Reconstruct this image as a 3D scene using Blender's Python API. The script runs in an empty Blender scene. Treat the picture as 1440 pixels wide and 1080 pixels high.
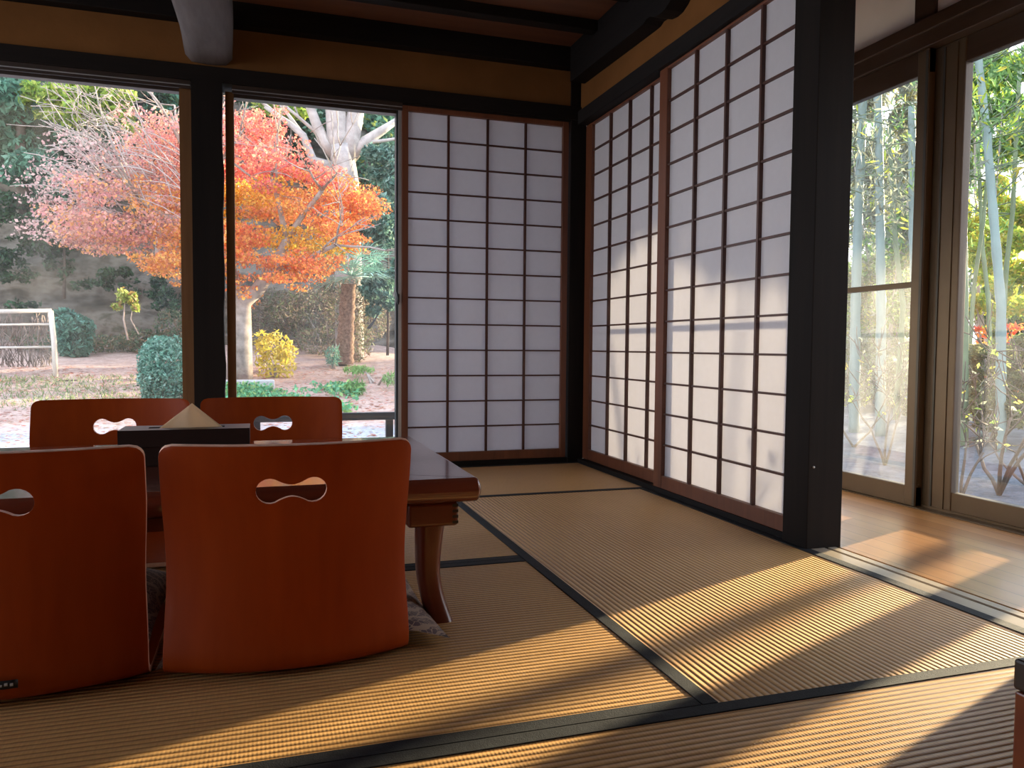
import bpy, bmesh, math, random
import numpy as np
from mathutils import Vector, Matrix
SC = bpy.context.scene
COL = SC.collection
PI = math.pi
OFF = {}

# ------------------------------------------------------------------ camera
FPX = 1092.55
CAM = Vector((-1.5466, -3.7010, 0.5935))
_y, _p, _r = 0.3125, -0.0480, 0.0078
_f = Vector((math.sin(_y)*math.cos(_p), math.cos(_y)*math.cos(_p), math.sin(_p)))
_rt = Vector((math.cos(_y), -math.sin(_y), 0)); _up = _rt.cross(_f)
RT = _rt*math.cos(_r) + _up*math.sin(_r)
UP = -_rt*math.sin(_r) + _up*math.cos(_r)
FW = _f
cd = bpy.data.cameras.new('camera'); cam = bpy.data.objects.new('camera', cd); COL.objects.link(cam)
cd.sensor_width = 36; cd.lens = FPX/1440*36; cd.clip_start = .02; cd.clip_end = 200
M = Matrix(((RT.x, UP.x, -FW.x, CAM.x), (RT.y, UP.y, -FW.y, CAM.y), (RT.z, UP.z, -FW.z, CAM.z), (0, 0, 0, 1)))
cam.matrix_world = M
SC.camera = cam

def at(u, v, X=None, Y=None, Z=None):
    d = FW + RT*((u-720)/FPX) - UP*((v-540)/FPX)
    if X is not None: t = (X-CAM.x)/d.x
    elif Y is not None: t = (Y-CAM.y)/d.y
    else: t = (Z-CAM.z)/d.z
    return CAM + d*t

# ------------------------------------------------------------------ materials
def nodes(name):
    m = bpy.data.materials.new(name); m.use_nodes = True
    nt = m.node_tree; nt.nodes.clear()
    out = nt.nodes.new('ShaderNodeOutputMaterial')
    return m, nt, out
def N(nt, t, **k):
    n = nt.nodes.new(t)
    for a, b in k.items(): setattr(n, a, b)
    return n
def L(nt, a, b): nt.links.new(a, b)
def math_n(nt, op, a, b=None, c=None):
    n = N(nt, 'ShaderNodeMath', operation=op)
    for i, x in enumerate((a, b, c)):
        if x is None: continue
        if isinstance(x, (int, float)): n.inputs[i].default_value = x
        else: L(nt, x, n.inputs[i])
    return n.outputs[0]
def ramp(nt, fac, stops):
    r = N(nt, 'ShaderNodeValToRGB'); cr = r.color_ramp
    while len(cr.elements) < len(stops): cr.elements.new(.5)
    for e, (p, c) in zip(cr.elements, stops): e.position = p; e.color = (*c, 1)
    L(nt, fac, r.inputs[0]); return r.outputs[0]
def coords(nt, scale=(1, 1, 1), kind='Object'):
    tc = N(nt, 'ShaderNodeTexCoord'); mp = N(nt, 'ShaderNodeMapping'); mp.inputs['Scale'].default_value = scale
    L(nt, tc.outputs[kind], mp.inputs[0]); return mp.outputs[0]
def noise(nt, vec, scale, detail=4, rough=.55, dist=0):
    n = N(nt, 'ShaderNodeTexNoise'); n.inputs['Scale'].default_value = scale; n.inputs['Detail'].default_value = detail
    n.inputs['Roughness'].default_value = rough; n.inputs['Distortion'].default_value = dist
    L(nt, vec, n.inputs['Vector']); return n.outputs['Fac']
def bump(nt, h, strength, dist=.01):
    b = N(nt, 'ShaderNodeBump'); b.inputs['Strength'].default_value = strength; b.inputs['Distance'].default_value = dist
    L(nt, h, b.inputs['Height']); return b.outputs[0]
def principled(nt, out, rough=.5, spec=.5, coat=0):
    p = N(nt, 'ShaderNodeBsdfPrincipled'); p.inputs['Roughness'].default_value = rough
    p.inputs['Specular IOR Level'].default_value = spec
    p.inputs['Coat Weight'].default_value = coat; p.inputs['Coat Roughness'].default_value = .08
    L(nt, p.outputs[0], out.inputs[0]); return p

def wood(name, c1, c2, rough=.45, axis=0, scale=14, stretch=.06, bmp=.15, coat=0, spec=.5):
    m, nt, out = nodes(name)
    s = [1, 1, 1]; s[axis] = stretch
    v = coords(nt, s); f = noise(nt, v, scale, 5, .6, .6); f2 = noise(nt, v, scale*6, 3)
    ff = math_n(nt, 'MULTIPLY_ADD', f2, .3, math_n(nt, 'MULTIPLY', f, .75))
    p = principled(nt, out, rough, spec, coat)
    L(nt, ramp(nt, ff, [(.3, c1), (.72, c2)]), p.inputs['Base Color'])
    if bmp: L(nt, bump(nt, ff, bmp, .004), p.inputs['Normal'])
    return m
def plain(name, c, rough=.6, metal=0, nscale=8, var=.15, bmp=0, spec=.5):
    m, nt, out = nodes(name)
    f = noise(nt, coords(nt), nscale, 5)
    p = principled(nt, out, rough, spec); p.inputs['Metallic'].default_value = metal
    L(nt, ramp(nt, f, [(.3, tuple(x*(1-var) for x in c)), (.7, tuple(min(1, x*(1+var)) for x in c))]), p.inputs['Base Color'])
    if bmp: L(nt, bump(nt, noise(nt, coords(nt), nscale*8, 4), bmp, .004), p.inputs['Normal'])
    return m

BLACKWOOD_Z = wood('black_wood_upright', (.006, .0045, .004), (.014, .010, .008), .7, 2, spec=.15)
BLACKWOOD_X = wood('black_wood_along', (.006, .0045, .004), (.014, .010, .008), .7, 0, spec=.15)
BLACKWOOD_Y = wood('black_wood_across', (.008, .007, .007), (.017, .014, .013), .7, 1, spec=.15)
FRAME = wood('shoji_frame_wood', (.10, .030, .013), (.19, .062, .026), .45, 2, bmp=.08)
LATTICE = wood('lattice_wood', (.045, .013, .008), (.085, .026, .015), .5, 2, bmp=0)
JAMB = wood('window_jamb_wood', (.13, .06, .02), (.22, .105, .04), .4, 2)
DARKBROWN = wood('dark_brown_wood', (.022, .013, .009), (.045, .028, .02), .4, 1)
SASH = plain('bronze_sash', (.095, .073, .052), .42, .35, 6, .1)
STEEL = plain('window_metal', (.6, .6, .6), .35, .7, 6, .1)
PLASTER = plain('ochre_plaster', (.19, .082, .025), .95, 0, 5, .12, .25, .1)
WHITEPL = plain('white_plaster', (.78, .76, .73), .95, 0, 5, .05, .12, .1)
CEILBOARD = wood('ceiling_boards', (.10, .035, .015), (.17, .065, .028), .6, 0)
LOG = wood('weathered_log', (.085, .070, .066), (.17, .145, .138), .85, 1, 10, .15, .5, 0, .15)
HERI = plain('border_cloth', (.014, .016, .019), .75, 0, 60, .3, .3, .3)
SILLWOOD = wood('sill_wood', (.30, .24, .17), (.46, .38, .28), .35, 1)
GROOVE = plain('sill_groove', (.01, .008, .007), .7)
LACQ = wood('red_lacquer_wood', (.105, .017, .006), (.16, .030, .010), .28, 0, 9, .05, .03, .35)
TABLETOP = wood('table_lacquer', (.12, .027, .014), (.19, .046, .024), .14, 0, 9, .05, .02, 1.0)
CHAIR = wood('orange_lacquer_ply', (.25, .033, .0025), (.35, .052, .004), .5, 2, 7, .08, .015, .04, .15)
PLYEDGE_HIGHLIGHT = plain('ply_edge_highlight', (.78, .42, .27), .5, 0, 40, .2)  # bare ply tone, brightened to carry the pale rim highlight too
BLACKBOX = wood('black_stained_box', (.012, .007, .006), (.026, .016, .013), .4, 0)
TISSUE = None
TAG = plain('black_sticker', (.012, .012, .012), .5)
TAGINK = plain('sticker_ink', (.4, .4, .38), .6)
IRON = plain('grey_iron', (.05, .055, .06), .5, .3)
NAILM = plain('nail_metal', (.5, .48, .45), .35, .8)

def tatami(name, axis):
    m, nt, out = nodes(name)
    tc = N(nt, 'ShaderNodeTexCoord'); sp = N(nt, 'ShaderNodeSeparateXYZ'); L(nt, tc.outputs['Object'], sp.inputs[0])
    a = sp.outputs[1 if axis == 'x' else 0]; b = sp.outputs[0 if axis == 'x' else 1]
    wob = noise(nt, tc.outputs['Object'], 5, 2)
    aa = math_n(nt, 'MULTIPLY_ADD', wob, .004, a)
    s = math_n(nt, 'SINE', math_n(nt, 'MULTIPLY', aa, 2*PI/.0142))
    h = math_n(nt, 'POWER', math_n(nt, 'MULTIPLY_ADD', s, .5, .5), .6)
    w = math_n(nt, 'SINE', math_n(nt, 'MULTIPLY', b, 2*PI/.006))
    sv = [30, 30, 30]; sv[0 if axis == 'x' else 1] = 260; 
    mp = N(nt, 'ShaderNodeMapping'); mp.inputs['Scale'].default_value = (sv[0], sv[1], 1); L(nt, tc.outputs['Object'], mp.inputs[0])
    f = noise(nt, mp.outputs[0], 1.0, 3)
    f2 = noise(nt, tc.outputs['Object'], 2.2, 3)
    mix = math_n(nt, 'MULTIPLY_ADD', f2, .5, math_n(nt, 'MULTIPLY', f, .5))
    c = ramp(nt, mix, [(.3, (.56, .30, .105)), (.7, (.76, .45, .175))])
    mm = N(nt, 'ShaderNodeMix', data_type='RGBA', blend_type='MULTIPLY'); mm.inputs[0].default_value = 1
    L(nt, c, mm.inputs[6]); L(nt, ramp(nt, h, [(0, (.44, .36, .27)), (.6, (1, 1, 1))]), mm.inputs[7])  # shade in the valleys between ribs is put into the colour
    p = principled(nt, out, .42, .75)
    L(nt, mm.outputs[2], p.inputs['Base Color'])
    hh = math_n(nt, 'MULTIPLY_ADD', w, .03, h)
    L(nt, bump(nt, hh, .6, .004), p.inputs['Normal'])
    return m
TAT_X = tatami('rush_mat_along', 'x'); TAT_Y = tatami('rush_mat_across', 'y')

def floorboards(name):
    m, nt, out = nodes(name)
    tc = N(nt, 'ShaderNodeTexCoord'); sp = N(nt, 'ShaderNodeSeparateXYZ'); L(nt, tc.outputs['Object'], sp.inputs[0])
    q = math_n(nt, 'DIVIDE', sp.outputs[0], .075)
    fl = math_n(nt, 'FLOOR', q); fr = math_n(nt, 'FRACT', q)
    wn = N(nt, 'ShaderNodeTexWhiteNoise', noise_dimensions='1D'); L(nt, fl, wn.inputs['W'])
    g = noise(nt, coords(nt, (1, .06, 1)), 22, 5, .6, .4)
    t = math_n(nt, 'MULTIPLY_ADD', wn.outputs[0], .4, math_n(nt, 'MULTIPLY', g, .6))
    c = ramp(nt, t, [(.2, (.30, .135, .045)), (.8, (.48, .25, .095))])
    e = math_n(nt, 'GREATER_THAN', math_n(nt, 'ABSOLUTE', math_n(nt, 'SUBTRACT', fr, .5)), .485)
    mm = N(nt, 'ShaderNodeMix', data_type='RGBA'); L(nt, e, mm.inputs[0]); L(nt, c, mm.inputs[6]); mm.inputs[7].default_value = (.05, .025, .012, 1)
    p = principled(nt, out, .3, .7, .12); L(nt, mm.outputs[2], p.inputs['Base Color'])
    L(nt, bump(nt, g, .05, .003), p.inputs['Normal'])
    return m
BOARDS = floorboards('veranda_boards')

def paper(name, c, trans):
    m, nt, out = nodes(name)
    f = noise(nt, coords(nt), 35, 5, .6); f2 = noise(nt, coords(nt, (1, 1, .3)), 3, 3)
    ff = math_n(nt, 'MULTIPLY_ADD', f, .5, math_n(nt, 'MULTIPLY', f2, .5))
    col = ramp(nt, ff, [(.25, tuple(x*.93 for x in c)), (.75, c)])
    d = N(nt, 'ShaderNodeBsdfDiffuse'); t = N(nt, 'ShaderNodeBsdfTranslucent'); mx = N(nt, 'ShaderNodeMixShader')
    L(nt, col, d.inputs[0]); L(nt, col, t.inputs[0]); mx.inputs[0].default_value = trans
    L(nt, d.outputs[0], mx.inputs[1]); L(nt, t.outputs[0], mx.inputs[2]); L(nt, mx.outputs[0], out.inputs[0])
    return m
PAPER = paper('washi_paper', (.74, .73, .76), .37)
TISSUE = paper('tissue_paper', (.98, .80, .58), .6)

def glass(name, dust_haze, streak=(3, 3, .5), k=1.0):
    m, nt, out = nodes(name)
    g = N(nt, 'ShaderNodeNewGeometry')
    dt = N(nt, 'ShaderNodeVectorMath', operation='DOT_PRODUCT'); L(nt, g.outputs['Incoming'], dt.inputs[0]); L(nt, g.outputs['Normal'], dt.inputs[1])
    c = math_n(nt, 'ABSOLUTE', dt.outputs['Value'])
    fr = math_n(nt, 'MULTIPLY_ADD', math_n(nt, 'POWER', math_n(nt, 'SUBTRACT', 1.0, c), 5.0), .96*k, .04*k)
    t = N(nt, 'ShaderNodeBsdfTransparent'); t.inputs[0].default_value = (.985, .99, .985, 1)
    gl = N(nt, 'ShaderNodeBsdfGlossy'); gl.inputs['Roughness'].default_value = .0; gl.inputs[0].default_value = (1, 1, 1, 1)
    mx = N(nt, 'ShaderNodeMixShader'); L(nt, fr, mx.inputs[0]); L(nt, t.outputs[0], mx.inputs[1]); L(nt, gl.outputs[0], mx.inputs[2])
    df = N(nt, 'ShaderNodeBsdfDiffuse'); tr = N(nt, 'ShaderNodeBsdfTranslucent'); dm = N(nt, 'ShaderNodeMixShader'); dm.inputs[0].default_value = .6
    for q in (df, tr): q.inputs[0].default_value = (.85, .87, .85, 1)
    L(nt, df.outputs[0], dm.inputs[1]); L(nt, tr.outputs[0], dm.inputs[2])
    f = noise(nt, coords(nt, streak), 1.6, 5, .6)
    fac = math_n(nt, 'MULTIPLY', math_n(nt, 'POWER', f, 2.0), dust_haze*4)
    m2 = N(nt, 'ShaderNodeMixShader'); L(nt, fac, m2.inputs[0]); L(nt, mx.outputs[0], m2.inputs[1]); L(nt, dm.outputs[0], m2.inputs[2])
    L(nt, m2.outputs[0], out.inputs[0])
    return m
GLASS_CLEAR = glass('window_glass', .03)  # its diffuse layer lays a pale haze veil over the garden view
GLASS_DUSTY = glass('dusty_door_glass', .04, (4, 4, .35), k=1.6)
GLASS_DOOR = glass('door_glass', .008, k=.9)

def cushion_mat(name):
    m, nt, out = nodes(name)
    v = coords(nt)
    vo = N(nt, 'ShaderNodeTexVoronoi', feature='DISTANCE_TO_EDGE'); vo.inputs['Scale'].default_value = 75; L(nt, v, vo.inputs['Vector'])
    wv = N(nt, 'ShaderNodeTexWave', wave_type='RINGS', rings_direction='SPHERICAL'); wv.inputs['Scale'].default_value = 12; wv.inputs['Distortion'].default_value = 9; wv.inputs['Detail'].default_value = 2
    L(nt, v, wv.inputs['Vector'])
    a = math_n(nt, 'LESS_THAN', vo.outputs['Distance'], .055); b = math_n(nt, 'GREATER_THAN', wv.outputs['Fac'], .8)
    pat = math_n(nt, 'MAXIMUM', a, b)
    mm = N(nt, 'ShaderNodeMix', data_type='RGBA'); L(nt, pat, mm.inputs[0]); mm.inputs[6].default_value = (.060, .022, .030, 1); mm.inputs[7].default_value = (.32, .215, .15, 1)
    p = principled(nt, out, .75, .25); L(nt, mm.outputs[2], p.inputs['Base Color'])
    p.inputs['Sheen Weight'].default_value = .3
    L(nt, bump(nt, noise(nt, v, 300, 2), .2, .002), p.inputs['Normal'])
    return m
CUSHION = cushion_mat('patterned_cushion_cloth')

def leafmat(name, trans=.35, rough=.55):
    m, nt, out = nodes(name)
    a = N(nt, 'ShaderNodeAttribute'); a.attribute_name = 'Col'
    p = N(nt, 'ShaderNodeBsdfPrincipled'); p.inputs['Roughness'].default_value = rough; p.inputs['Specular IOR Level'].default_value = .25
    t = N(nt, 'ShaderNodeBsdfTranslucent'); mx = N(nt, 'ShaderNodeMixShader'); mx.inputs[0].default_value = trans
    L(nt, a.outputs['Color'], p.inputs['Base Color']); L(nt, a.outputs['Color'], t.inputs[0])
    L(nt, p.outputs[0], mx.inputs[1]); L(nt, t.outputs[0], mx.inputs[2]); L(nt, mx.outputs[0], out.inputs[0])
    return m
LEAF = leafmat('leaf'); LEAFT = leafmat('thin_leaf', .6)
BARK = plain('grey_bark', (.36, .31, .27), .9, 0, 9, .35, .4, .1)
PALEBARK = plain('pale_bark', (.44, .40, .37), .9, 0, 7, .25, .3, .1)
TWIG = plain('pale_twig', (.46, .38, .34), .9, 0, 9, .2)
DARKBARK = plain('dark_bark', (.14, .11, .09), .9, 0, 9, .3, .4, .1)
PALMBARK = plain('palm_fibre', (.23, .15, .11), .95, 0, 26, .5, .6, .1)
CULM = plain('bamboo_culm', (.20, .275, .25), .45, 0, 4, .15)
CULM2 = plain('olive_culm', (.16, .21, .11), .5, 0, 4, .25)
BAMBOODRY = plain('dry_bamboo', (.66, .62, .55), .6, 0, 6, .12)
STONE = plain('pale_stone', (.55, .55, .54), .9, 0, 9, .2, .4)

def groundmat():
    m, nt, out = nodes('garden_ground')
    v = coords(nt); sp = N(nt, 'ShaderNodeSeparateXYZ'); L(nt, v, sp.inputs[0])
    big = noise(nt, v, .7, 4); fine = noise(nt, v, 28, 4, .7); mid = noise(nt, v, 6, 4)
    gravel = ramp(nt, fine, [(.3, (.30, .31, .33)), (.7, (.62, .63, .66))])
    soil = ramp(nt, math_n(nt, 'MULTIPLY_ADD', fine, .5, math_n(nt, 'MULTIPLY', mid, .5)), [(.3, (.30, .20, .16)), (.55, (.56, .40, .33)), (.75, (.64, .54, .46))])
    d = math_n(nt, 'ADD', math_n(nt, 'MULTIPLY_ADD', big, 2.2, -1.1), sp.outputs[1])
    k = N(nt, 'ShaderNodeMapRange'); k.inputs[1].default_value = 4.6; k.inputs[2].default_value = 5.4; L(nt, d, k.inputs[0])
    mm = N(nt, 'ShaderNodeMix', data_type='RGBA'); L(nt, k.outputs[0], mm.inputs[0]); L(nt, gravel, mm.inputs[6]); L(nt, soil, mm.inputs[7])
    lane = ramp(nt, math_n(nt, 'MULTIPLY_ADD', fine, .5, math_n(nt, 'MULTIPLY', mid, .5)), [(.35, (.07, .08, .09)), (.65, (.18, .19, .215))])
    k2 = N(nt, 'ShaderNodeMapRange'); k2.inputs[1].default_value = 1.2; k2.inputs[2].default_value = 2.2; L(nt, sp.outputs[0], k2.inputs[0])
    m0 = mm; mm = N(nt, 'ShaderNodeMix', data_type='RGBA'); L(nt, k2.outputs[0], mm.inputs[0]); L(nt, m0.outputs[2], mm.inputs[6]); L(nt, lane, mm.inputs[7])
    p = principled(nt, out, .95, .1); L(nt, mm.outputs[2], p.inputs['Base Color'])
    L(nt, bump(nt, fine, .6, .02), p.inputs['Normal'])
    return m
GROUND = groundmat()
def cliffmat():
    m, nt, out = nodes('cliff_rock')
    v = coords(nt, (1, 1, 3.2)); f = noise(nt, v, .9, 7, .62, .5); g = noise(nt, coords(nt), 3.5, 5)
    t = math_n(nt, 'MULTIPLY_ADD', g, .35, math_n(nt, 'MULTIPLY', f, .65))
    c = ramp(nt, t, [(.34, (.035, .032, .026)), (.45, (.115, .102, .082)), (.56, (.24, .215, .18)), (.63, (.10, .10, .07)), (.72, (.21, .19, .16))])
    p = principled(nt, out, .95, .1); L(nt, c, p.inputs['Base Color']); L(nt, bump(nt, t, .8, .12), p.inputs['Normal'])
    return m
CLIFF = cliffmat()

# ------------------------------------------------------------------ mesh builder
class MB:
    def __init__(s): s.v = []; s.f = []; s.m = []; s.sm = []
    def add(s, vs, fs, mi=0, smooth=False):
        o = len(s.v); s.v += [tuple(x) for x in vs]
        for f in fs: s.f.append(tuple(i+o for i in f)); s.m.append(mi); s.sm.append(smooth)
        return s
    def box(s, x0, x1, y0, y1, z0, z1, mi=0):
        vs = [(x0, y0, z0), (x1, y0, z0), (x1, y1, z0), (x0, y1, z0), (x0, y0, z1), (x1, y0, z1), (x1, y1, z1), (x0, y1, z1)]
        return s.add(vs, [(0, 3, 2, 1), (4, 5, 6, 7), (0, 1, 5, 4), (1, 2, 6, 5), (2, 3, 7, 6), (3, 0, 4, 7)], mi)
    def prism(s, pts, a0, a1, axis, mi=0):     # polygon pts in the two other axes, extruded along axis
        def P(p, a):
            q = [p[0], p[1]]; q.insert(axis, a); return q
        n = len(pts); vs = [P(p, a0) for p in pts] + [P(p, a1) for p in pts]
        fs = [tuple(range(n))[::-1], tuple(range(n, 2*n))] + [(i, (i+1) % n, n+(i+1) % n, n+i) for i in range(n)]
        return s.add(vs, fs, mi)
    def tube(s, pts, rad, n=8, mi=0, caps=True):
        pts = [Vector(p) for p in pts]
        if not hasattr(rad, '__len__'): rad = [rad]*len(pts)
        vs = []; fs = []
        ref = Vector((0, 0, 1)) if abs((pts[-1]-pts[0]).normalized().z) < .9 else Vector((1, 0, 0))
        for i, p in enumerate(pts):
            t = (pts[min(i+1, len(pts)-1)]-pts[max(i-1, 0)]).normalized()
            a = t.cross(ref).normalized(); b = t.cross(a)
            for k in range(n):
                w = 2*PI*k/n; vs.append(p+(a*math.cos(w)+b*math.sin(w))*rad[i])
        for i in range(len(pts)-1):
            for k in range(n):
                fs.append((i*n+k, i*n+(k+1) % n, (i+1)*n+(k+1) % n, (i+1)*n+k))
        if caps: fs.append(tuple(range(n))[::-1]); fs.append(tuple(range((len(pts)-1)*n, len(pts)*n)))
        return s.add(vs, fs, mi, True)
    def grid(s, rows, mi=0, smooth=True, close=False):
        nr = len(rows); nc = len(rows[0]); vs = [p for r in rows for p in r]; fs = []
        for i in range(nr-1):
            for j in range(nc-1 + (1 if close else 0)):
                fs.append((i*nc+j, i*nc+(j+1) % nc, (i+1)*nc+(j+1) % nc, (i+1)*nc+j))
        return s.add(vs, fs, mi, smooth)
    def build(s, name, mat, parent=None, bevel=0, seg=2, origin=None):
        if parent is not None: off = Vector(OFF[parent.name])
        elif origin is not None: off = Vector(origin)
        else:
            a = np.array(s.v); off = Vector(((a[:, 0].min()+a[:, 0].max())/2, (a[:, 1].min()+a[:, 1].max())/2, a[:, 2].min()))
        me = bpy.data.meshes.new(name)
        me.from_pydata([tuple(Vector(v)-off) for v in s.v], [], s.f)
        mats = mat if isinstance(mat, (list, tuple)) else [mat]
        for q in mats: me.materials.append(q)
        me.polygons.foreach_set('material_index', s.m); me.polygons.foreach_set('use_smooth', s.sm)
        bm = bmesh.new(); bm.from_mesh(me); bmesh.ops.recalc_face_normals(bm, faces=bm.faces); bm.to_mesh(me); bm.free()
        me.update()
        o = bpy.data.objects.new(name, me); COL.objects.link(o)
        if parent is not None: o.parent = parent
        else: o.location = off
        OFF[o.name] = tuple(off)
        if bevel:
            b = o.modifiers.new('bevel', 'BEVEL'); b.width = bevel; b.segments = seg; b.limit_method = 'ANGLE'; b.angle_limit = .7
        return o
def tag(o, label=None, cat=None, group=None, kind=None):
    if label: o['label'] = label
    if cat: o['category'] = cat
    if group: o['group'] = group
    if kind: o['kind'] = kind
    return o
def thing(name, loc, label, cat, group=None, kind=None):
    o = bpy.data.objects.new(name, None); COL.objects.link(o); o.location = loc; o.empty_display_size = .1
    OFF[o.name] = tuple(loc)
    return tag(o, label, cat, group, kind)
def struct(mb, name, mat, parent=None, **k):
    o = mb.build(name, mat, parent, **k)
    if parent is None: o['kind'] = 'structure'
    return o
def copy_tree(o, parent=None):
    c = o.copy(); COL.objects.link(c); OFF[c.name] = OFF[o.name]
    if parent is not None: c.parent = parent
    for ch in list(o.children): copy_tree(ch, c)
    return c

# leaves: one mesh of many small blades, each with its own colour
def leaves(name, pts, size, cols, parent=None, aspect=.5, droop=None, mat=None, seed=1, flat=0., fold=.25):
    rng = np.random.default_rng(seed); pts = np.asarray(pts, float); n = len(pts)
    a = rng.normal(size=(n, 3))
    if droop is not None: a = a*.55 + np.array(droop)
    a /= np.linalg.norm(a, axis=1)[:, None]
    b = rng.normal(size=(n, 3)); b -= (b*a).sum(1)[:, None]*a; b /= np.linalg.norm(b, axis=1)[:, None]
    if flat:
        a[:, 2] *= 1-flat; b[:, 2] *= 1-flat
    c = np.cross(a, b)
    sz = size*rng.uniform(.6, 1.3, n)[:, None]
    off = np.array(OFF[parent.name]) if parent is not None else np.array([pts[:, 0].mean(), pts[:, 1].mean(), pts[:, 2].min()])
    q = pts-off
    V = np.empty((n, 4, 3)); V[:, 0] = q-a*sz; V[:, 1] = q+b*sz*aspect+c*sz*fold*.4-a*sz*.15; V[:, 2] = q+a*sz; V[:, 3] = q-b*sz*aspect+c*sz*fold*.4-a*sz*.15
    me = bpy.data.meshes.new(name); me.vertices.add(4*n); me.loops.add(4*n); me.polygons.add(n)
    me.vertices.foreach_set('co', V.reshape(-1).astype(np.float32)); me.loops.foreach_set('vertex_index', np.arange(4*n, dtype=np.int32))
    me.polygons.foreach_set('loop_start', np.arange(0, 4*n, 4, dtype=np.int32)); me.polygons.foreach_set('loop_total', np.full(n, 4, np.int32))
    me.update(calc_edges=True)
    cols = np.asarray(cols, float)
    at_ = me.color_attributes.new('Col', 'FLOAT_COLOR', 'POINT')
    cc = np.ones((n, 4, 4)); cc[:, :, :3] = cols[:, None, :]
    at_.data.foreach_set('color', cc.reshape(-1).astype(np.float32))
    me.materials.append(mat or LEAF)
    o = bpy.data.objects.new(name, me); COL.objects.link(o)
    if parent is not None: o.parent = parent
    else: o.location = off
    OFF[o.name] = tuple(off)
    return o
def palette(pal, n, seed, jitter=.18):
    rng = np.random.default_rng(seed); pal = np.array(pal)
    c = pal[rng.integers(0, len(pal), n)]; c = c*rng.uniform(1-jitter, 1+jitter, (n, 1)); return np.clip(c, 0, .95)
def cloud(balls, n, seed, shell=.55):
    """points in a set of ellipsoids ((x,y,z),(rx,ry,rz)), clumped"""
    rng = np.random.default_rng(seed); w = np.array([b[1][0]*b[1][1]*b[1][2] for b in balls])**.7; w /= w.sum()
    idx = rng.choice(len(balls), n, p=w); d = rng.normal(size=(n, 3)); d /= np.linalg.norm(d, axis=1)[:, None]
    r = rng.uniform(0, 1, n)**(1/3*(1-shell)+.02*shell)
    c = np.array([b[0] for b in balls])[idx]; rr = np.array([b[1] for b in balls])[idx]
    return c+d*rr*r[:, None]
def puff(center, rad, k, seed, sub=.34):
    rng = random.Random(seed); out = []
    for _ in range(k):
        d = Vector((rng.gauss(0, 1), rng.gauss(0, 1), rng.gauss(0, 1))).normalized(); r = rng.random()**.4
        s = sub*rng.uniform(.6, 1.3)
        out.append(((center[0]+d.x*rad[0]*r, center[1]+d.y*rad[1]*r, center[2]+d.z*rad[2]*r), (rad[0]*s, rad[1]*s, rad[2]*s*.8)))
    return out
def branch(mb, p, d, ln, r, depth, rng, tips, up=.15, spread=.55, n=5, seg=4, minr=.004):
    p = Vector(p); d = Vector(d).normalized(); pts = [p]; rr = [r]
    for i in range(seg):
        d = (d+Vector((rng.gauss(0, .13), rng.gauss(0, .13), rng.gauss(0, .13)+up*.2))).normalized()
        p = p+d*ln/seg; pts.append(p); rr.append(max(minr, r*(1-.4*(i+1)/seg)))
        if depth <= 2: tips.append(tuple(p))
    mb.tube(pts, rr, n)
    if depth == 0: return
    for _ in range(rng.choice((2, 3, 3))):
        e = (d+Vector((rng.gauss(0, spread), rng.gauss(0, spread), rng.gauss(0, spread*.8)+up))).normalized()
        branch(mb, pts[-1] if rng.random() < .6 else pts[-2], e, ln*rng.uniform(.6, .85), max(minr, rr[-1]*.72), depth-1, rng, tips, up, spread, max(4, n-1), 3, minr)

# ================================================================== ROOM
# ---- base floor and tatami
struct(MB().box(-5, -.001, -6.2, .03, -.14, -.056), 'floor', DARKBROWN)
def mat_thing(x0, x1, y0, y1, along, heri, label):
    t = thing('tatami_mat', ((x0+x1)/2, (y0+y1)/2, -.055), label, 'tatami mat', 'tatami mats')
    w = .031
    sx0, sx1, sy0, sy1 = x0, x1, y0, y1
    g = .0008
    MB().box(x0+g, x1-g, y0+g, y1-g, -.055, 0).build('rush_surface', TAT_X if along == 'x' else TAT_Y, t)
    for h in heri:
        b = {'x0': (x0+g, x0+w, y0+g, y1-g), 'x1': (x1-w, x1-g, y0+g, y1-g), 'y0': (x0+g, x1-g, y0+g, y0+w), 'y1': (x0+g, x1-g, y1-w, y1-g)}[h]
        MB().box(*b, -.001, .0022).build('cloth_border', HERI, t, bevel=.001)
    return t
XS = -.822
mat_thing(XS-.031, -.001, -2.597, -.78, 'y', ('x0', 'x1'), 'tatami mat lengthwise beside the sliding paper screens, partly sunlit')
mat_thing(-1.80, -.001, -.78, .0, 'x', ('y0', 'y1'), 'tatami mat in the far corner under the gridded screens')
mat_thing(-2.62, XS-.031, -1.66, -.78, 'x', ('y0', 'y1'), 'shaded tatami mat behind the table leg, under the table')
mat_thing(-2.62, XS-.031, -2.597, -1.66, 'x', ('y0', 'y1'), 'tatami mat under the two nearest floor chairs')
mat_thing(-1.85, -.001, -3.48, -2.597, 'x', ('y0', 'y1'), 'nearest tatami mat, crossing the bottom edge of the photo')
mat_thing(-3.70, -1.85, -3.48, -2.597, 'x', ('y0', 'y1'), 'tatami mat left of the nearest mat, behind the chairs')
mat_thing(-3.6, -1.80, -.78, .0, 'x', ('y0', 'y1'), 'tatami mat under the tall garden windows at the left')

# ---- right sill with two grooves
sill = MB()
sill.box(.001, .050, -6.2, .02, -.055, .001, 0); sill.box(.050, .064, -6.2, .02, -.055, -.022, 1)
sill.box(.064, .090, -6.2, .02, -.055, .001, 0); sill.box(.090, .102, -6.2, .02, -.055, -.022, 1)
struct(sill, 'sill_right', [SILLWOOD, GROOVE])
sillb = MB(); sillb.box(-.001, .0012, -6.2, 0, -.02, .0015, 0)
struct(sillb, 'trim_1', GROOVE)
struct(MB().box(.102, .905, -6.2, .12, -.055, 0), 'veranda_floor', BOARDS)
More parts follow.
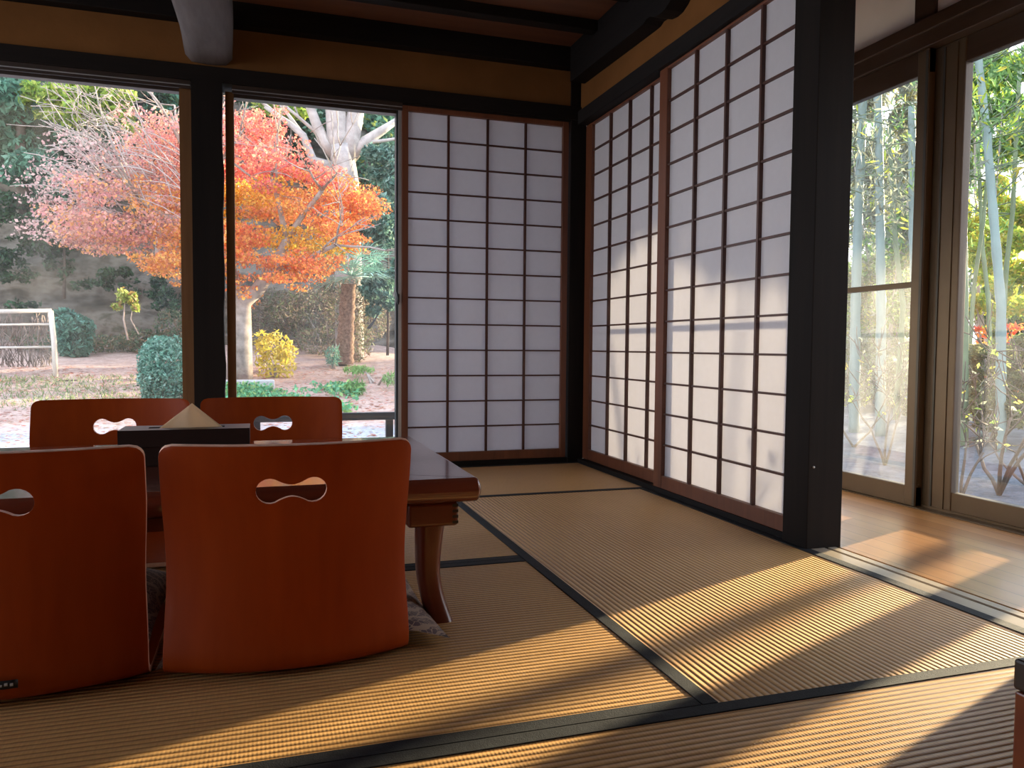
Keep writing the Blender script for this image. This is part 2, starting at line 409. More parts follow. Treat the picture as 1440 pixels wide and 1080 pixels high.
# dark low sill under the parked screens (raised track)
struct(MB().box(.0, .06, -1.69, -.02, .0015, .020), 'trim_2', BLACKWOOD_Y)
struct(MB().box(-.93, -.04, -.004, .045, .0, .028), 'trim_3', BLACKWOOD_X)
struct(MB().box(-4.9, -.93, .0, .16, -.05, .035), 'sill_back', DARKBROWN)

# ---- walls above the openings
struct(MB().box(-5, .03, .0, .12, 1.80, 2.3), 'wall_back', PLASTER)
struct(MB().box(.0, .09, -6.2, .0, 1.775, 2.3), 'wall_right', PLASTER)
wl = MB(); wl.box(-3.9, -3.8, -5.4, .12, -.05, .05); wl.box(-3.9, -3.8, -5.4, .12, 1.90, 2.3)
wl.box(-3.9, -3.8, -5.28, -3.6, .05, 1.90)
for y in (-5.4, -3.6, -1.8, -.05): wl.box(-3.9, -3.8, y, y+.12, .05, 1.90)
struct(wl, 'wall_left', PLASTER)  # tall unseen openings added here to brighten the room with sky light
struct(MB().box(-.004, .095, -6.2, -2.625, .002, 1.775), 'wall_right.001', PLASTER)  # solid unseen wall in place of parked screens, keeps sun and sky out
struct(MB().box(.0, .09, .16, .80, -.3, 2.2), 'wall_sun_blocker', DARKBROWN)  # unseen block added outside to keep sun off the back paper screen
wl = MB(); wl.box(-3.9, .9, -5.5, -5.4, -.05, 2.3)
struct(wl, 'wall_rear', PLASTER)

# head beams (nageshi / kamoi)
hb = MB(); hb.box(-5, .03, -.022, .12, 1.735, 1.802); struct(hb, 'trim_4', BLACKWOOD_X, bevel=.002)
hb = MB(); hb.box(-4.9, -1.83, -.005, .10, 1.71, 1.735); hb.box(-1.66, -.905, -.005, .10, 1.71, 1.735); struct(hb, 'trim_5', STEEL)
hb = MB()
for x0, x1 in ((-4.9, -1.83), (-1.66, -.905)):
    hb.box(x0, x1, -.010, .004, 1.718, 1.736); hb.box(x0, x1, -.010, .0, 1.7, 1.712)
struct(hb, 'trim_6', DARKBROWN)
hb = MB(); hb.box(-.93, -.04, -.004, .05, 1.727, 1.736); struct(hb, 'trim_7', BLACKWOOD_X)
hb = MB(); hb.box(-.02, .09, -6.2, -.02, 1.712, 1.778); struct(hb, 'trim_8', BLACKWOOD_Y, bevel=.002)
# ceiling: boards, wall plate, joists, beam with scalloped end
struct(MB().box(-5, .0, -6.2, .0, 2.078, 2.12), 'ceiling', CEILBOARD)
struct(MB().box(-5, -.0, -.06, .0, 1.978, 2.078), 'beam', BLACKWOOD_X, bevel=.003)
for i in range(16):
    y = -.33-i*.36
    struct(MB().box(-5, -.08, y-.06, y, 2.03, 2.078), 'beam', BLACKWOOD_X, bevel=.003)
prof = [(-.06, 1.905), (-.40, 1.897), (-.80, 1.888), (-.835, 1.889), (-.86, 1.898), (-.89, 1.896), (-.93, 1.880), (-.97, 1.874), (-1.01, 1.876), (-1.05, 1.892), (-1.09, 1.925), (-1.13, 1.98), (-1.15, 2.078), (-.06, 2.078)]
struct(MB().prism(prof, -.08, -.0, 0), 'beam', BLACKWOOD_Y, bevel=.002)
struct(MB().box(-.05, .0, -6.2, -1.15, 2.0, 2.078), 'beam', BLACKWOOD_Y)
# weathered log beam running towards the viewer over the post
rng = random.Random(4); rows = []
for i in range(34):
    y = .02-i*.115; n = 20; row = []
    cx = -1.755+.008*math.sin(i*.5)+i*.0002; cz = 1.915+.006*math.sin(i*.4+1)
    for k in range(n):
        w = 2*PI*k/n; c, s_ = math.cos(w), math.sin(w)
        e = (abs(c)**6+abs(s_)**6)**(-1/6)*(1+.02*math.sin(3*w+i*.3)+rng.uniform(-.012, .012))
        row.append((cx+.100*e*c, y, cz+.104*e*s_))
    rows.append(row)
lg = MB(); lg.grid(rows, close=True); lg.add(rows[0], [tuple(range(20))]); lg.add(rows[-1], [tuple(range(20))])
struct(lg, 'beam', LOG)
# corner post, left post, right pillar
struct(MB().box(-.052, .032, -.012, .10, -.05, 1.98), 'pillar', BLACKWOOD_Z, bevel=.003)
rows = []; rng = random.Random(9)
for i in range(30):
    z = -.05+i*1.79/29; a = .004*math.sin(i*.9)+rng.uniform(-.0025, .0025)
    rows.append([(-1.827, -.03, z), (-1.701+a, -.03, z), (-1.703+a*.8, .11, z), (-1.827, .11, z)])
pb = MB(); pb.grid(rows, close=True, smooth=False); pb.add(rows[0], [(0, 1, 2, 3)]); pb.add(rows[-1], [(0, 1, 2, 3)])
struct(pb, 'pillar', BLACKWOOD_Z)
pil = MB().prism([(-.014, -1.692), (-.014, -1.805), (.110, -1.805), (.110, -1.69), (.05, -1.69), (.05, -1.735), (-.003, -1.735), (-.003, -1.692)], -.05, 2.3, 2)
pr = struct(pil, 'pillar', BLACKWOOD_Z, bevel=.0025)
nb = MB(); nb.tube([(.003, -1.8052, .245), (.003, -1.809, .245)], .0035, 8); nb.build('nail', NAILM, pr)

# ---- window frames and glass in the back wall
def pane(mb_args, mat, parent):
    return MB().box(*mb_args).build('pane', mat, parent)
w1 = struct(MB().box(-1.878, -1.829, .012, .07, .035, 1.71), 'window_1', JAMB)   # right stile of the left window
OFFw = OFF[w1.name]
MB().box(-3.30, -1.878, .015, .06, 1.69, 1.712).build('head_rail', DARKBROWN, w1)
MB().box(-3.30, -1.878, .02, .055, .035, .095).build('bottom_rail', DARKBROWN, w1)
MB().box(-3.35, -3.30, .012, .07, .035, 1.71).build('stile', JAMB, w1)
pane((-3.30, -1.878, .034, .038, .09, 1.695), GLASS_CLEAR, w1)
w2 = struct(MB().box(-1.690, -1.654, .012, .07, .035, 1.71), 'window_2', JAMB)
MB().box(-1.654, -.927, .015, .06, 1.688, 1.712).build('head_rail', DARKBROWN, w2)
MB().box(-1.654, -.927, .02, .055, .035, .095).build('bottom_rail', DARKBROWN, w2)
MB().box(-.931, -.921, .015, .06, .035, 1.71).build('stile', IRON, w2)
MB().box(-.921, -.907, .005, .06, .035, 1.712).build('metal_track', STEEL, w2)
lk = MB(); lk.box(-.932, -.918, -.004, .012, .80, .84); lk.tube([(-.926, -.01, .79), (-.926, -.012, .82), (-.93, -.006, .85)], .005, 8)
lk.build('latch', IRON, w2)
pane((-1.654, -.927, .034, .038, .09, 1.69), GLASS_CLEAR, w2)
w3 = struct(MB().box(-4.95, -3.40, .012, .07, .035, .09), 'window_3', DARKBROWN)
MB().box(-4.95, -3.40, .015, .06, 1.69, 1.712).build('head_rail', DARKBROWN, w3)
pane((-4.95, -3.40, .034, .038, .09, 1.695), GLASS_CLEAR, w3)
struct(MB().box(-3.40, -3.30-.05, -.03, .11, -.05, 1.74), 'pillar', BLACKWOOD_Z)

# ---- shoji screens
def shoji(axis, a_edge, pitch, plane, label, stile_l, stile_r, thick=.030):
    """axis 'x': runs along +x at y=plane (room side is -y); axis 'y': runs along -y at x=plane (room side is -x)"""
    PZ = .1254; zt = 13*PZ+.10-.027; zb = zt-13*PZ
    zt0 = 1.728 if axis == 'x' else 1.713; z0 = .0285 if axis == 'x' else .021
    def B(a0, a1, d0, d1, z_0, z_1, mb):
        if axis == 'x': mb.box(a_edge+a0, a_edge+a1, plane+d0, plane+d1, z_0, z_1)
        else: mb.box(plane+d0, plane+d1, a_edge-a1, a_edge-a0, z_0, z_1)
    W = 4*pitch
    base = (a_edge+W/2, plane+thick/2, z0) if axis == 'x' else (plane+thick/2, a_edge-W/2, z0)
    t = thing('shoji_screen', base, label, 'paper screen', 'sliding paper screens')
    for nm, a0, a1 in (('stile', -stile_l, 0), ('stile', W, W+stile_r)):
        m = MB(); B(a0, a1, 0, thick, z0, zt0, m); m.build(nm, FRAME, t, bevel=.002)
    m = MB(); B(0, W, .001, thick-.001, zt, zt0, m); m.build('top_rail', FRAME, t, bevel=.002)
    m = MB(); B(0, W, .001, thick-.001, z0, zb, m); m.build('bottom_rail', FRAME, t, bevel=.002)
    m = MB()
    for c in range(1, 4): B(c*pitch-.0052, c*pitch+.0052, .004, .018, zb, zt, m)
    for r in range(1, 13): B(0, W, .007, .018, zt-r*PZ-.0036, zt-r*PZ+.0036, m)
    m.build('lattice', LATTICE, t)
    m = MB(); B(0, W, .0182, .0192, zb, zt, m); m.build('paper', PAPER, t)
    return t
shoji('x', -.8757, .1966, 0, 'gridded paper screen on the back wall, right of the garden window', .031, .030)
shoji('y', -.8943, .2027, .0, 'sunlit paper screen on the side wall, against the thick black pillar', .062, .024)
shoji('y', -.0799, .2027, .031, 'paper screen on the side wall nearest the dark room corner', .078, .035)

# ---- screens further along are replaced by the unseen plaster wall shading the mats
# ---- veranda glazing
def door(n, y0, y1, x, muntin, label=None):
    d = struct(MB().box(x, x+.030, y0, y1, .004, .078), 'door_%d' % n, SASH, bevel=.003)
    MB().box(x, x+.030, y0, y1, 1.61, 1.70).build('top_rail', DARKBROWN, d, bevel=.003)
    MB().box(x-.002, x+.032, y0, y0+.052, .004, 1.70).build('stile', SASH, d, bevel=.004)
    MB().box(x-.002, x+.032, y1-.052, y1, .004, 1.70).build('stile', SASH, d, bevel=.004)
    MB().box(x+.013, x+.017, y0+.05, y1-.05, .07, 1.615).build('pane', GLASS_DUSTY if muntin else GLASS_DOOR, d)
    if muntin: MB().box(x+.006, x+.026, y0+.05, y1-.05, .829, .851).build('muntin', SASH, d, bevel=.003)
    return d
door(1, -1.410, -.52, .790, True)
door(2, -2.32, -1.385, .828, False)
door(3, -.575, .10, .828, True)
door(4, -3.20, -2.275, .790, True)
door(5, -4.10, -3.15, .828, False)
door(6, -5.0, -4.05, .790, True)
door(7, -6.18, -4.95, .828, False)
dp = struct(MB().box(.824, .862, -1.535, -1.43, .004, 1.70), 'trim_9', SASH, bevel=.004)
dp2 = MB().box(.786, .789, -1.4085, -1.398, .006, 1.69); struct(dp2, 'trim_11', IRON)
MB().box(.8205, .8245, -1.452, -1.444, .006, 1.69).build('seal', IRON, dp); MB().box(.8205, .8245, -1.505, -1.497, .006, 1.69).build('seal', SASH, dp)
tr = MB(); tr.box(.775, .875, -6.2, .12, .0005, .004); tr.box(.82, .825, -6.2, .12, .004, .012); struct(tr, 'trim_10', SASH)
tr = MB(); tr.box(.775, .90, -6.2, .12, 1.70, 1.808); tr.box(.765, .90, -6.2, .12, 1.755, 1.80); struct(tr, 'lintel', DARKBROWN, bevel=.003)
tr = MB(); tr.box(.80, .88, -6.2, .12, 1.808, 2.4); struct(tr, 'wall_veranda', WHITEPL)
for i, y in enumerate((-.45, -1.385, -2.31, -3.23)):
    struct(MB().box(.785, .80, y-.045, y+.045, 1.808, 2.4), 'pillar', DARKBROWN)
struct(MB().box(.09, .90, .10, .16, -.05, 2.4), 'wall_veranda_end', WHITEPL)
struct(MB().box(-.02, .90, -6.2, .12, 2.3, 2.36), 'ceiling_veranda', CEILBOARD)
# eaves and roof
struct(MB().prism([(.88, 2.40), (1.75, 2.16), (1.75, 2.22), (.88, 2.5)], -6.4, 1.2, 1), 'roof', DARKBROWN)
struct(MB().prism([(.12, 2.36), (1.1, 2.2), (1.1, 2.26), (.12, 2.46)], -4.9, 1.8, 0), 'roof.001', DARKBROWN)
struct(MB().box(-4.3, 1.0, -5.9, .2, 2.37, 2.45), 'roof.002', DARKBROWN)

# ================================================================== FURNITURE
# ---- low table
TZ = .31
tb = thing('low_table', (-1.85, -1.69, 0), 'long low red-brown lacquered wooden table between the floor chairs', 'table')
def rounded(mb, x0, x1, y0, y1, z0, z1):
    r = (z1-z0)/2*.96; n = 8; rows = []
    for k in range(n+1):
        w = -PI/2+PI*k/n; o = r*math.cos(w)*.55; z = (z0+z1)/2+(z1-z0)/2*math.sin(w)
        q = []
        cr = .012
        for cx, cy, a0 in ((x1-cr, y1-cr, 0), (x0+cr, y1-cr, 90), (x0+cr, y0+cr, 180), (x1-cr, y0+cr, 270)):
            for j in range(5):
                a = math.radians(a0+j*22.5); q.append((cx+(cr+o-r*.55)*math.cos(a), cy+(cr+o-r*.55)*math.sin(a), z))
        rows.append(q)
    mb.grid(rows, close=True); mb.add(rows[0], [tuple(range(20))]); mb.add(rows[-1], [tuple(range(20))])
m = MB(); rounded(m, -2.62, -1.094, -2.098, -1.282, .258, TZ); m.build('tabletop', TABLETOP, tb)
for x0, x1 in ((-1.254, -1.143), (-2.571, -2.46)):
    ap = MB().box(x0, x1, -2.085, -1.295, .206, .259).build('apron', LACQ, tb, bevel=.008, seg=3)
    fj = MB(); xe = x1 if x0 > -2 else x0
    for k in range(4): fj.box(xe-.014, xe-.001, -2.0856, -2.08, .212+k*.012, .218+k*.012)
    fj.build('finger_joint', BLACKBOX, ap)
for ya in (-2.05, -1.352): MB().box(-2.46, -1.254, ya, ya+.022, .225, .259).build('stretcher', LACQ, tb)
def leg(cx, cy, sx, sy):
    rows = []
    for i in range(15):
        t = i/14; z = .207*(1-t)
        ox = sx*(.004*math.sin(t*PI)*-1+.018*max(0, t-.45)**1.6*2.6); oy = sy*.022*max(0, t-.4)**1.6*2.4
        w = .031-.004*math.sin(t*PI)-.004*t; d = .034-.005*t
        row = []
        for k in range(20):
            a = 2*PI*k/20; c, s_ = math.cos(a), math.sin(a); e = (abs(c)**3.5+abs(s_)**3.5)**(-1/3.5)
            row.append((cx+ox+w*e*c, cy+oy+d*e*s_, z))
        rows.append(row)
    m = MB(); m.grid(rows, close=True); m.add(rows[0], [tuple(range(20))]); m.add(rows[-1], [tuple(range(20))])
    m.build('leg', LACQ, tb)
for cx, sx in ((-1.199, 1), (-2.515, -1)):
    for cy, sy in ((-2.045, -1), (-1.335, 1)): leg(cx, cy, sx, sy)

# ---- legless chairs of bent plywood
HW = .2185
def shell_mesh():
    pr = [(.420, -.022), (.400, -.017), (.36, -.006), (.33, .004), (.30, .012), (.25, .021), (.20, .024), (.15, .021), (.12, .016), (.09, .010), (.06, .004), (.04, .002), (.024, .005), (.012, .016), (.0065, .035), (.0055, .07), (.0055, .15), (.0055, .25), (.0055, .33), (.0055, .40)]
    # resample finely near the top and smooth
    P = [Vector((0, y, z)) for z, y in pr]; Q = []
    for i in range(len(P)-1):
        a, b, c, d = P[max(i-1, 0)], P[i], P[i+1], P[min(i+2, len(P)-1)]
        k = 4 if i < 2 else 3
        for j in range(k):
            t = j/k; Q.append(.5*((2*b)+(c-a)*t+(2*a-5*b+4*c-d)*t*t+(3*b-a-3*c+d)*t**3))
    Q.append(P[-1])
    S = [0]
    for i in range(1, len(Q)): S.append(S[-1]+(Q[i]-Q[i-1]).length)
    T = S[-1]; nt = 24; TH = .0115; cr = .022
    front, rear = [], []
    for i, q in enumerate(Q):
        tg = (Q[min(i+1, len(Q)-1)]-Q[max(i-1, 0)]).normalized(); nrm = Vector((0, -tg.z, tg.y))      # towards the sitter / up
        s = S[i]; e = min(s, T-s); hw = HW
        if e < cr: hw = HW-cr+math.sqrt(max(0, cr*cr-(cr-e)**2))
        bl = .055 if q.z > .02 or q.y < .01 else .055*max(0, 1-(q.y-.01)/.2)**1.5
        hw -= .006*math.exp(-((q.z-.19)/.10)**2)
        fr, rr = [], []
        for j in range(nt+1):
            x = hw*(-1+2*j/nt); dy = -bl*(1-(x/HW)**2)
            fr.append(Vector((x, q.y+dy, q.z))+nrm*TH); rr.append(Vector((x, q.y+dy, q.z)))
        front.append(fr); rear.append(rr)
    m = MB(); m.grid(front, 0); m.grid(rear, 0)
    nr = len(Q)
    m.grid([[front[i][0] for i in range(nr)], [rear[i][0] for i in range(nr)]], 1); m.grid([[front[i][nt] for i in range(nr)], [rear[i][nt] for i in range(nr)]], 1)
    m.grid([front[0], rear[0]], 1); m.grid([front[-1], rear[-1]], 1)
    return m
def bone():
    out = []
    a, R = .037, .0235
    for k in range(13):
        w = math.radians(112-k*224/12); out.append((a+R*math.cos(w), R*math.sin(w)))
    xr, zr = out[-1]
    for k in range(1, 12):
        t = k/12; x = xr+(-2*xr)*t; out.append((x, -.0112-(abs(zr)-.0112)*(abs(x)/xr)**1.7))
    for k in range(13):
        w = math.radians(-68-k*224/12); out.append((-a+R*math.cos(w), R*math.sin(w)))
    for k in range(1, 12):
        t = k/12; x = -xr+2*xr*t; out.append((x, .0112+(abs(zr)-.0112)*(abs(x)/xr)**1.7))
    return out
def make_chair():
    m = shell_mesh()
    t = thing('floor_chair', (0, 0, 0), 'x', 'floor chair', 'legless bent plywood floor chairs')
    o = m.build('shell', [CHAIR, PLYEDGE_HIGHLIGHT], t)
    bm = bmesh.new(); bm.from_mesh(o.data); bmesh.ops.remove_doubles(bm, verts=bm.verts, dist=1e-5); bmesh.ops.recalc_face_normals(bm, faces=bm.faces); bm.to_mesh(o.data); bm.free()
    c = MB().prism([(x, z+.338) for x, z in bone()], -.2, .2, 1).build('cut', [PLYEDGE_HIGHLIGHT])
    c.location = (0, 0, 0); c.data.transform(Matrix.Translation(Vector(OFF[c.name])))
    b = o.modifiers.new('hole', 'BOOLEAN'); b.object = c; b.operation = 'DIFFERENCE'; b.solver = 'EXACT'; b.material_mode = 'TRANSFER'
    dg = bpy.context.evaluated_depsgraph_get(); dg.update()
    me = bpy.data.meshes.new_from_object(o.evaluated_get(dg)); old = o.data; o.modifiers.clear(); o.data = me; me.name = 'shell'
    bpy.data.objects.remove(c); bpy.data.meshes.remove(old)
    bv = o.modifiers.new('edge', 'BEVEL'); bv.width = .0028; bv.segments = 2; bv.limit_method = 'ANGLE'; bv.angle_limit = .8; bv.material = 1; bv.use_clamp_overlap = True  # bevel takes the pale ply material, painting a highlight along the rim
    return t
ch0 = make_chair()
def place(o, x, y, rz, label):
    o.location = (x, y, .0); o.rotation_euler = (0, 0, rz); o['label'] = label
place(ch0, -1.497, -2.240, 0, 'nearest floor chair, full curved orange-brown back with bone-shaped hand hole, by the table corner')
ch1 = copy_tree(ch0); place(ch1, -1.957, -2.232, 0, 'near floor chair cut off by the left edge of the photo, black sticker on back')
ch2 = copy_tree(ch0); place(ch2, -1.511, -1.088, PI, 'far floor chair across the table, right behind the tissue box, under the second window')
ch3 = copy_tree(ch0); place(ch3, -1.978, -1.088, PI, 'far floor chair across the table, left of the tissue box, under the left window')
# black sticker low on the back of the left chair
sk = MB()
Y = -2.3015
def strip(mb, x0, x1, z0, z1, d, mi):
    n = 5; fr = []; bk = []
    for i in range(n+1):
        x = x0+(x1-x0)*i/n; q = -.055*(1-((x+1.957)/HW)**2)
        fr.append(x); bk.append(q)
    base = -2.232-.002
    r0 = [(x, base+q-d, z0) for x, q in zip(fr, bk)]; r1 = [(x, base+q-d+.004*(z1-z0)/.014*0, z1) for x, q in zip(fr, bk)]
    mb.grid([r0, r1], mi)
OFF[ch1.name] = tuple(ch1.location)
skp = MB(); strip(skp, -1.985, -1.922, .040, .054, .0065, 0)
for k in range(7): strip(skp, -1.980+k*.0078, -1.9755+k*.0078, .044+.001*(k % 2), .050-.0012*((k+1) % 3), .0069, 1)
so = skp.build('sticker', [TAG, TAGINK], ch1); so['label'] = 'small black sticker'
sm = so.modifiers.new('thick', 'SOLIDIFY'); sm.thickness = .0004

# ---- cushions
def cushion(cx, cy, sx, sy, label, seed):
    n = 26; top = []; bot = []; rng = random.Random(seed)
    ph = [rng.uniform(0, 6) for _ in range(4)]
    for i in range(n+1):
        rt, rb = [], []
        for j in range(n+1):
            u, v = -1+2*j/n, -1+2*i/n
            pull = .055
            x = u*(sx/2)*(1-pull*(1-abs(v)**2.2)); y = v*(sy/2)*(1-pull*(1-abs(u)**2.2))
            h = ((1-abs(u)**2.6)*(1-abs(v)**2.6))**.5
            wr = .004*math.sin(6*u+ph[0])*math.sin(5*v+ph[1])*h
            over = abs(u)*(sx/2) > HW
            lift = .014
            zc = .038-.022*max(0, abs(u)-.72)/.28
            rt.append((cx+x, cy+y, zc+.034*h+wr)); rb.append((cx+x, cy+y, max(lift+.004 if not over else .003, zc-.022*h)))
        top.append(rt); bot.append(rb)
    m = MB(); m.grid(top); m.grid(bot)
    e = lambda g: [g[0][j] for j in range(n+1)]+[g[i][n] for i in range(1, n+1)]+[g[n][j] for j in range(n-1, -1, -1)]+[g[i][0] for i in range(n-1, 0, -1)]
    m.grid([e(top), e(bot)], close=True)
    o = m.build('seat_cushion', CUSHION); tag(o, label, 'cushion', 'patterned seat cushions')
    return o
cushion(-1.462, -1.925, .535, .60, 'dark purple patterned cushion on the nearest floor chair, its corner beside the table leg', 3)
cushion(-2.005, -1.915, .52, .60, 'dark patterned cushion on the near left floor chair, seen through the gap between chairs', 5)

# ---- tissue box
tx = thing('tissue_box', (-1.716, -1.697, TZ), 'black wooden tissue box holder standing on the low table', 'tissue box')
x0, x1, y0, y1 = -1.859, -1.574, -1.751, -1.641
MB().box(x0+.006, x1-.006, y0+.006, y1-.006, TZ, .356).build('body', BLACKBOX, tx, bevel=.002)
ld = MB(); zA, zB = .356, .395
ld.box(x0, x1, y0, y0+.042, zA, zB); ld.box(x0, x1, y1-.042, y1, zA, zB); ld.box(x0, x0+.058, y0+.042, y1-.042, zA, zB); ld.box(x1-.058, x1, y0+.042, y1-.042, zA, zB)
lido = ld.build('lid', BLACKBOX, tx)
MB().box(x0+.055, x1-.055, y0+.040, y1-.040, .356, .360).build('slot', GROOVE, tx)
ap_ = at(270, 567, Y=-1.697); bl_ = at(224, 606, Y=-1.697); br_ = at(313, 602, Y=-1.697)
ts = MB(); rows = []
for i in range(9):
    t = i/8; row = []
    for k in range(17):
        u = k/16
        w = (1-t); x = ap_.x+1.16*((bl_.x-ap_.x)*w*(1-u)+(br_.x-ap_.x)*w*u)
        yy = -1.697+.009*math.sin(u*9+t*2)*w-.012*(1-abs(2*u-1))*w*w
        z = .384+(ap_.z-.384)*t
        row.append((x, yy, z))
    rows.append(row)
ts.grid(rows); to = ts.build('tissue', TISSUE); tag(to, 'folded pale tissue poking up in a point from the black box', 'tissue')
sm = to.modifiers.new('thick', 'SOLIDIFY'); sm.thickness = .0012; sm.offset = 0

# ---- second low table at the right edge
t2 = thing('side_table', (-.62, -3.30, 0), 'low table with black top and reddish sides, its corner showing at the right edge', 'table')
MB().box(-.887, -.30, -3.72, -3.173, .281, .31).build('tabletop', BLACKBOX, t2, bevel=.003)
for yy in (-3.205, -3.70): MB().box(-.889, -.31, yy, yy+.028, 0, .281).build('panel_leg', LACQ, t2, bevel=.002)
for xx in (-.889, -.334): MB().box(xx, xx+.024, -3.672, -3.205, .0, .281).build('side_panel', LACQ, t2, bevel=.002)

# ---- handrail outside the second window
hr = thing('handrail', (-1.04, .14, -.38), 'dark low metal handrail just outside the second window', 'railing')
MB().box(-1.60, -.86, .115, .15, .229, .266).build('top_bar', IRON, hr, bevel=.003)
for px in (-.945, -1.57): MB().box(px-.018, px+.018, .118, .147, -.39, .232).build('post', IRON, hr, bevel=.003)

# ================================================================== GARDEN
def gz(x, y):
    zl = np.interp(y, [0, 3.5, 6, 8, 10, 12, 13, 16], [-.40, -.40, -.2, .05, .3, .5, .6, .9])
    zr = np.interp(x, [0, 4, 7, 10, 16], [-.42, -.42, -.22, .0, .5])
    s = min(1, max(0, (x-.8)/2.2)); s = s*s*(3-2*s)
    return zl*(1-s)+(zr+.25*max(0, (y-4)/10))*s
rows = []
for i in range(90):
    y = -9+i*.32; rows.append([(x, y, gz(x, y)+.015*math.sin(x*3.1+y*2.3)) for x in np.arange(-9, 20, .35)])
g = MB(); g.grid(rows); struct(g, 'ground', GROUND, origin=(0, 0, 0))
# rock cliff
rng = np.random.default_rng(3); rows = []
for i in range(46):
    z = -.1+i*.17; row = []
    for j in range(120):
        x = -11+j*.16
        led = .35*math.sin(z*2.6+.35*math.sin(x*.8))+.18*math.sin(z*7+x*.5)+.12*math.sin(x*1.7+z)+.10*rng.normal()*.5
        row.append((x, 12.6+.22*z+led*.45+.12*max(0, x)**1.2, z))
    rows.append(row)
c = MB(); c.grid(rows); struct(c, 'hillside', CLIFF, origin=(0, 12.6, 0))

def leafy(name, balls, n, size, pal, label, cat, group=None, seed=1, trunk=None, mat=None, asp=.5, droop=None, part='foliage', bark=None, jit=.25, shell=.35):
    base = min(b[0][2]-b[1][2] for b in balls); cx = sum(b[0][0] for b in balls)/len(balls); cy = sum(b[0][1] for b in balls)/len(balls)
    gzz = gz(cx, cy)
    t = thing(name, (cx, cy, gzz), label, cat, group)
    if any(k in name for k in ('bush', 'shrub', 'thicket')) and base-gzz > .03:
        rx = max(b[1][0] for b in balls)
        for b in list(balls):
            if b[0][2]-b[1][2] < base+.35: 
                gb = gz(b[0][0], b[0][1]); h = max(.06, (b[0][2]-gb)/2)
                balls = balls+[((b[0][0], b[0][1], gb+h*.9), (b[1][0]*.8, b[1][1]*.8, h))]
        n = int(n*1.35)
    pts = cloud(balls, n, seed, shell)
    leaves(part, pts, size, palette(pal, n, seed+1, jit), t, asp, droop, mat, seed)
    m = MB(); rg = random.Random(seed)
    if trunk:
        for (p, q, r) in trunk: 
            p, q = Vector(p), Vector(q); mid = (p+q)/2+Vector((rg.uniform(-.1, .1), 0, rg.uniform(-.05, .05)))
            m.tube([p, mid, q], [r, r*.8, r*.6], 8)
    else:
        for k in range(5):
            b = rg.choice(balls); m.tube([(cx+rg.uniform(-.05, .05), cy, gzz-.05), ((cx+b[0][0])/2, (cy+b[0][1])/2, (gzz+b[0][2])/2+.05), b[0]], [.02, .014, .006], 5)
    m.build('stem', bark or BARK, t)
    return t
def ball(u, v, Y, ru, rv=None, ry=None):      # an ellipsoid seen at pixel (u,v), radii in pixels at that distance
    p = at(u, v, Y=Y); d = (p-CAM).dot(FW)/FPX; rv = rv or ru
    return (tuple(p), (ru*d, ry or ru*d, rv*d))
def ballx(u, v, X, ru, rv=None):
    p = at(u, v, X=X); d = (p-CAM).dot(FW)/FPX; rv = rv or ru
    return (tuple(p), (ru*d*.8, ru*d*.8, rv*d))

GREEN_TEAL = [(.08, .20, .13), (.12, .28, .19), (.17, .36, .25), (.06, .13, .09), (.25, .43, .31)]
GREEN_DARK = [(.03, .075, .035), (.05, .11, .05), (.07, .14, .07), (.02, .045, .025)]
GREEN_LIME = [(.42, .55, .07), (.30, .44, .07), (.55, .60, .14), (.20, .33, .07)]
GREEN_MID = [(.12, .24, .08), (.17, .31, .10), (.08, .16, .06), (.24, .36, .16)]

# ---- maple: two leaning stems, layered crown with colours from pale pink through orange to yellow
mp = thing('maple_tree', tuple(at(338, 470, Y=8.0)), 'autumn maple tree with pink, orange and yellow leaves behind both garden windows', 'tree')
MY = 8.0
def P8(u, v, dy=0): return at(u, v, Y=MY+dy)
trk = MB(); tips = []
b0 = P8(336, 500); b0.z = gz(b0.x, b0.y)-.1
trk.tube([b0, P8(338, 460), P8(342, 425), P8(362, 408), P8(388, 372), P8(404, 335)], [.20, .16, .12, .10, .085, .06], 10)
trk.tube([P8(338, 470), P8(334, 430), P8(328, 395), P8(318, 355), P8(300, 320)], [.13, .11, .09, .08, .06], 10)
rg = random.Random(12)
for (u, v, du, dv, ln, r) in ((404, 335, .5, .6, .9, .05), (404, 335, -.2, 1, .9, .05), (388, 372, .9, .25, 1.0, .045), (300, 320, -.9, .35, 1.3, .05), (300, 320, -.5, .9, 1.1, .05), (300, 320, -.1, 1, 1.0, .05)):
    br = MB(); branch(trk, P8(u, v), Vector((du, rg.uniform(-.5, .3), dv)), ln, r, 3, rg, tips, .05, .5, 6, 4, .005)
trk.build('trunk', BARK, mp)
tw = MB(); rg = random.Random(5)
for k in range(120):                      # fine pale twigs on the thin left side
    u0 = rg.uniform(110, 290); v0 = rg.uniform(215, 335); a = math.radians(rg.uniform(105, 185)); dy = rg.uniform(-.7, .7)
    l_ = rg.uniform(45, 125); pts = []
    for i in range(5):
        t = i/4; pts.append(P8(u0+math.cos(a)*l_*t, v0-math.sin(a)*l_*t*.8-8*math.sin(t*3), dy))
    tw.tube(pts, [.008, .007, .006, .005, .003], 4)
tw.build('twigs', TWIG, mp)
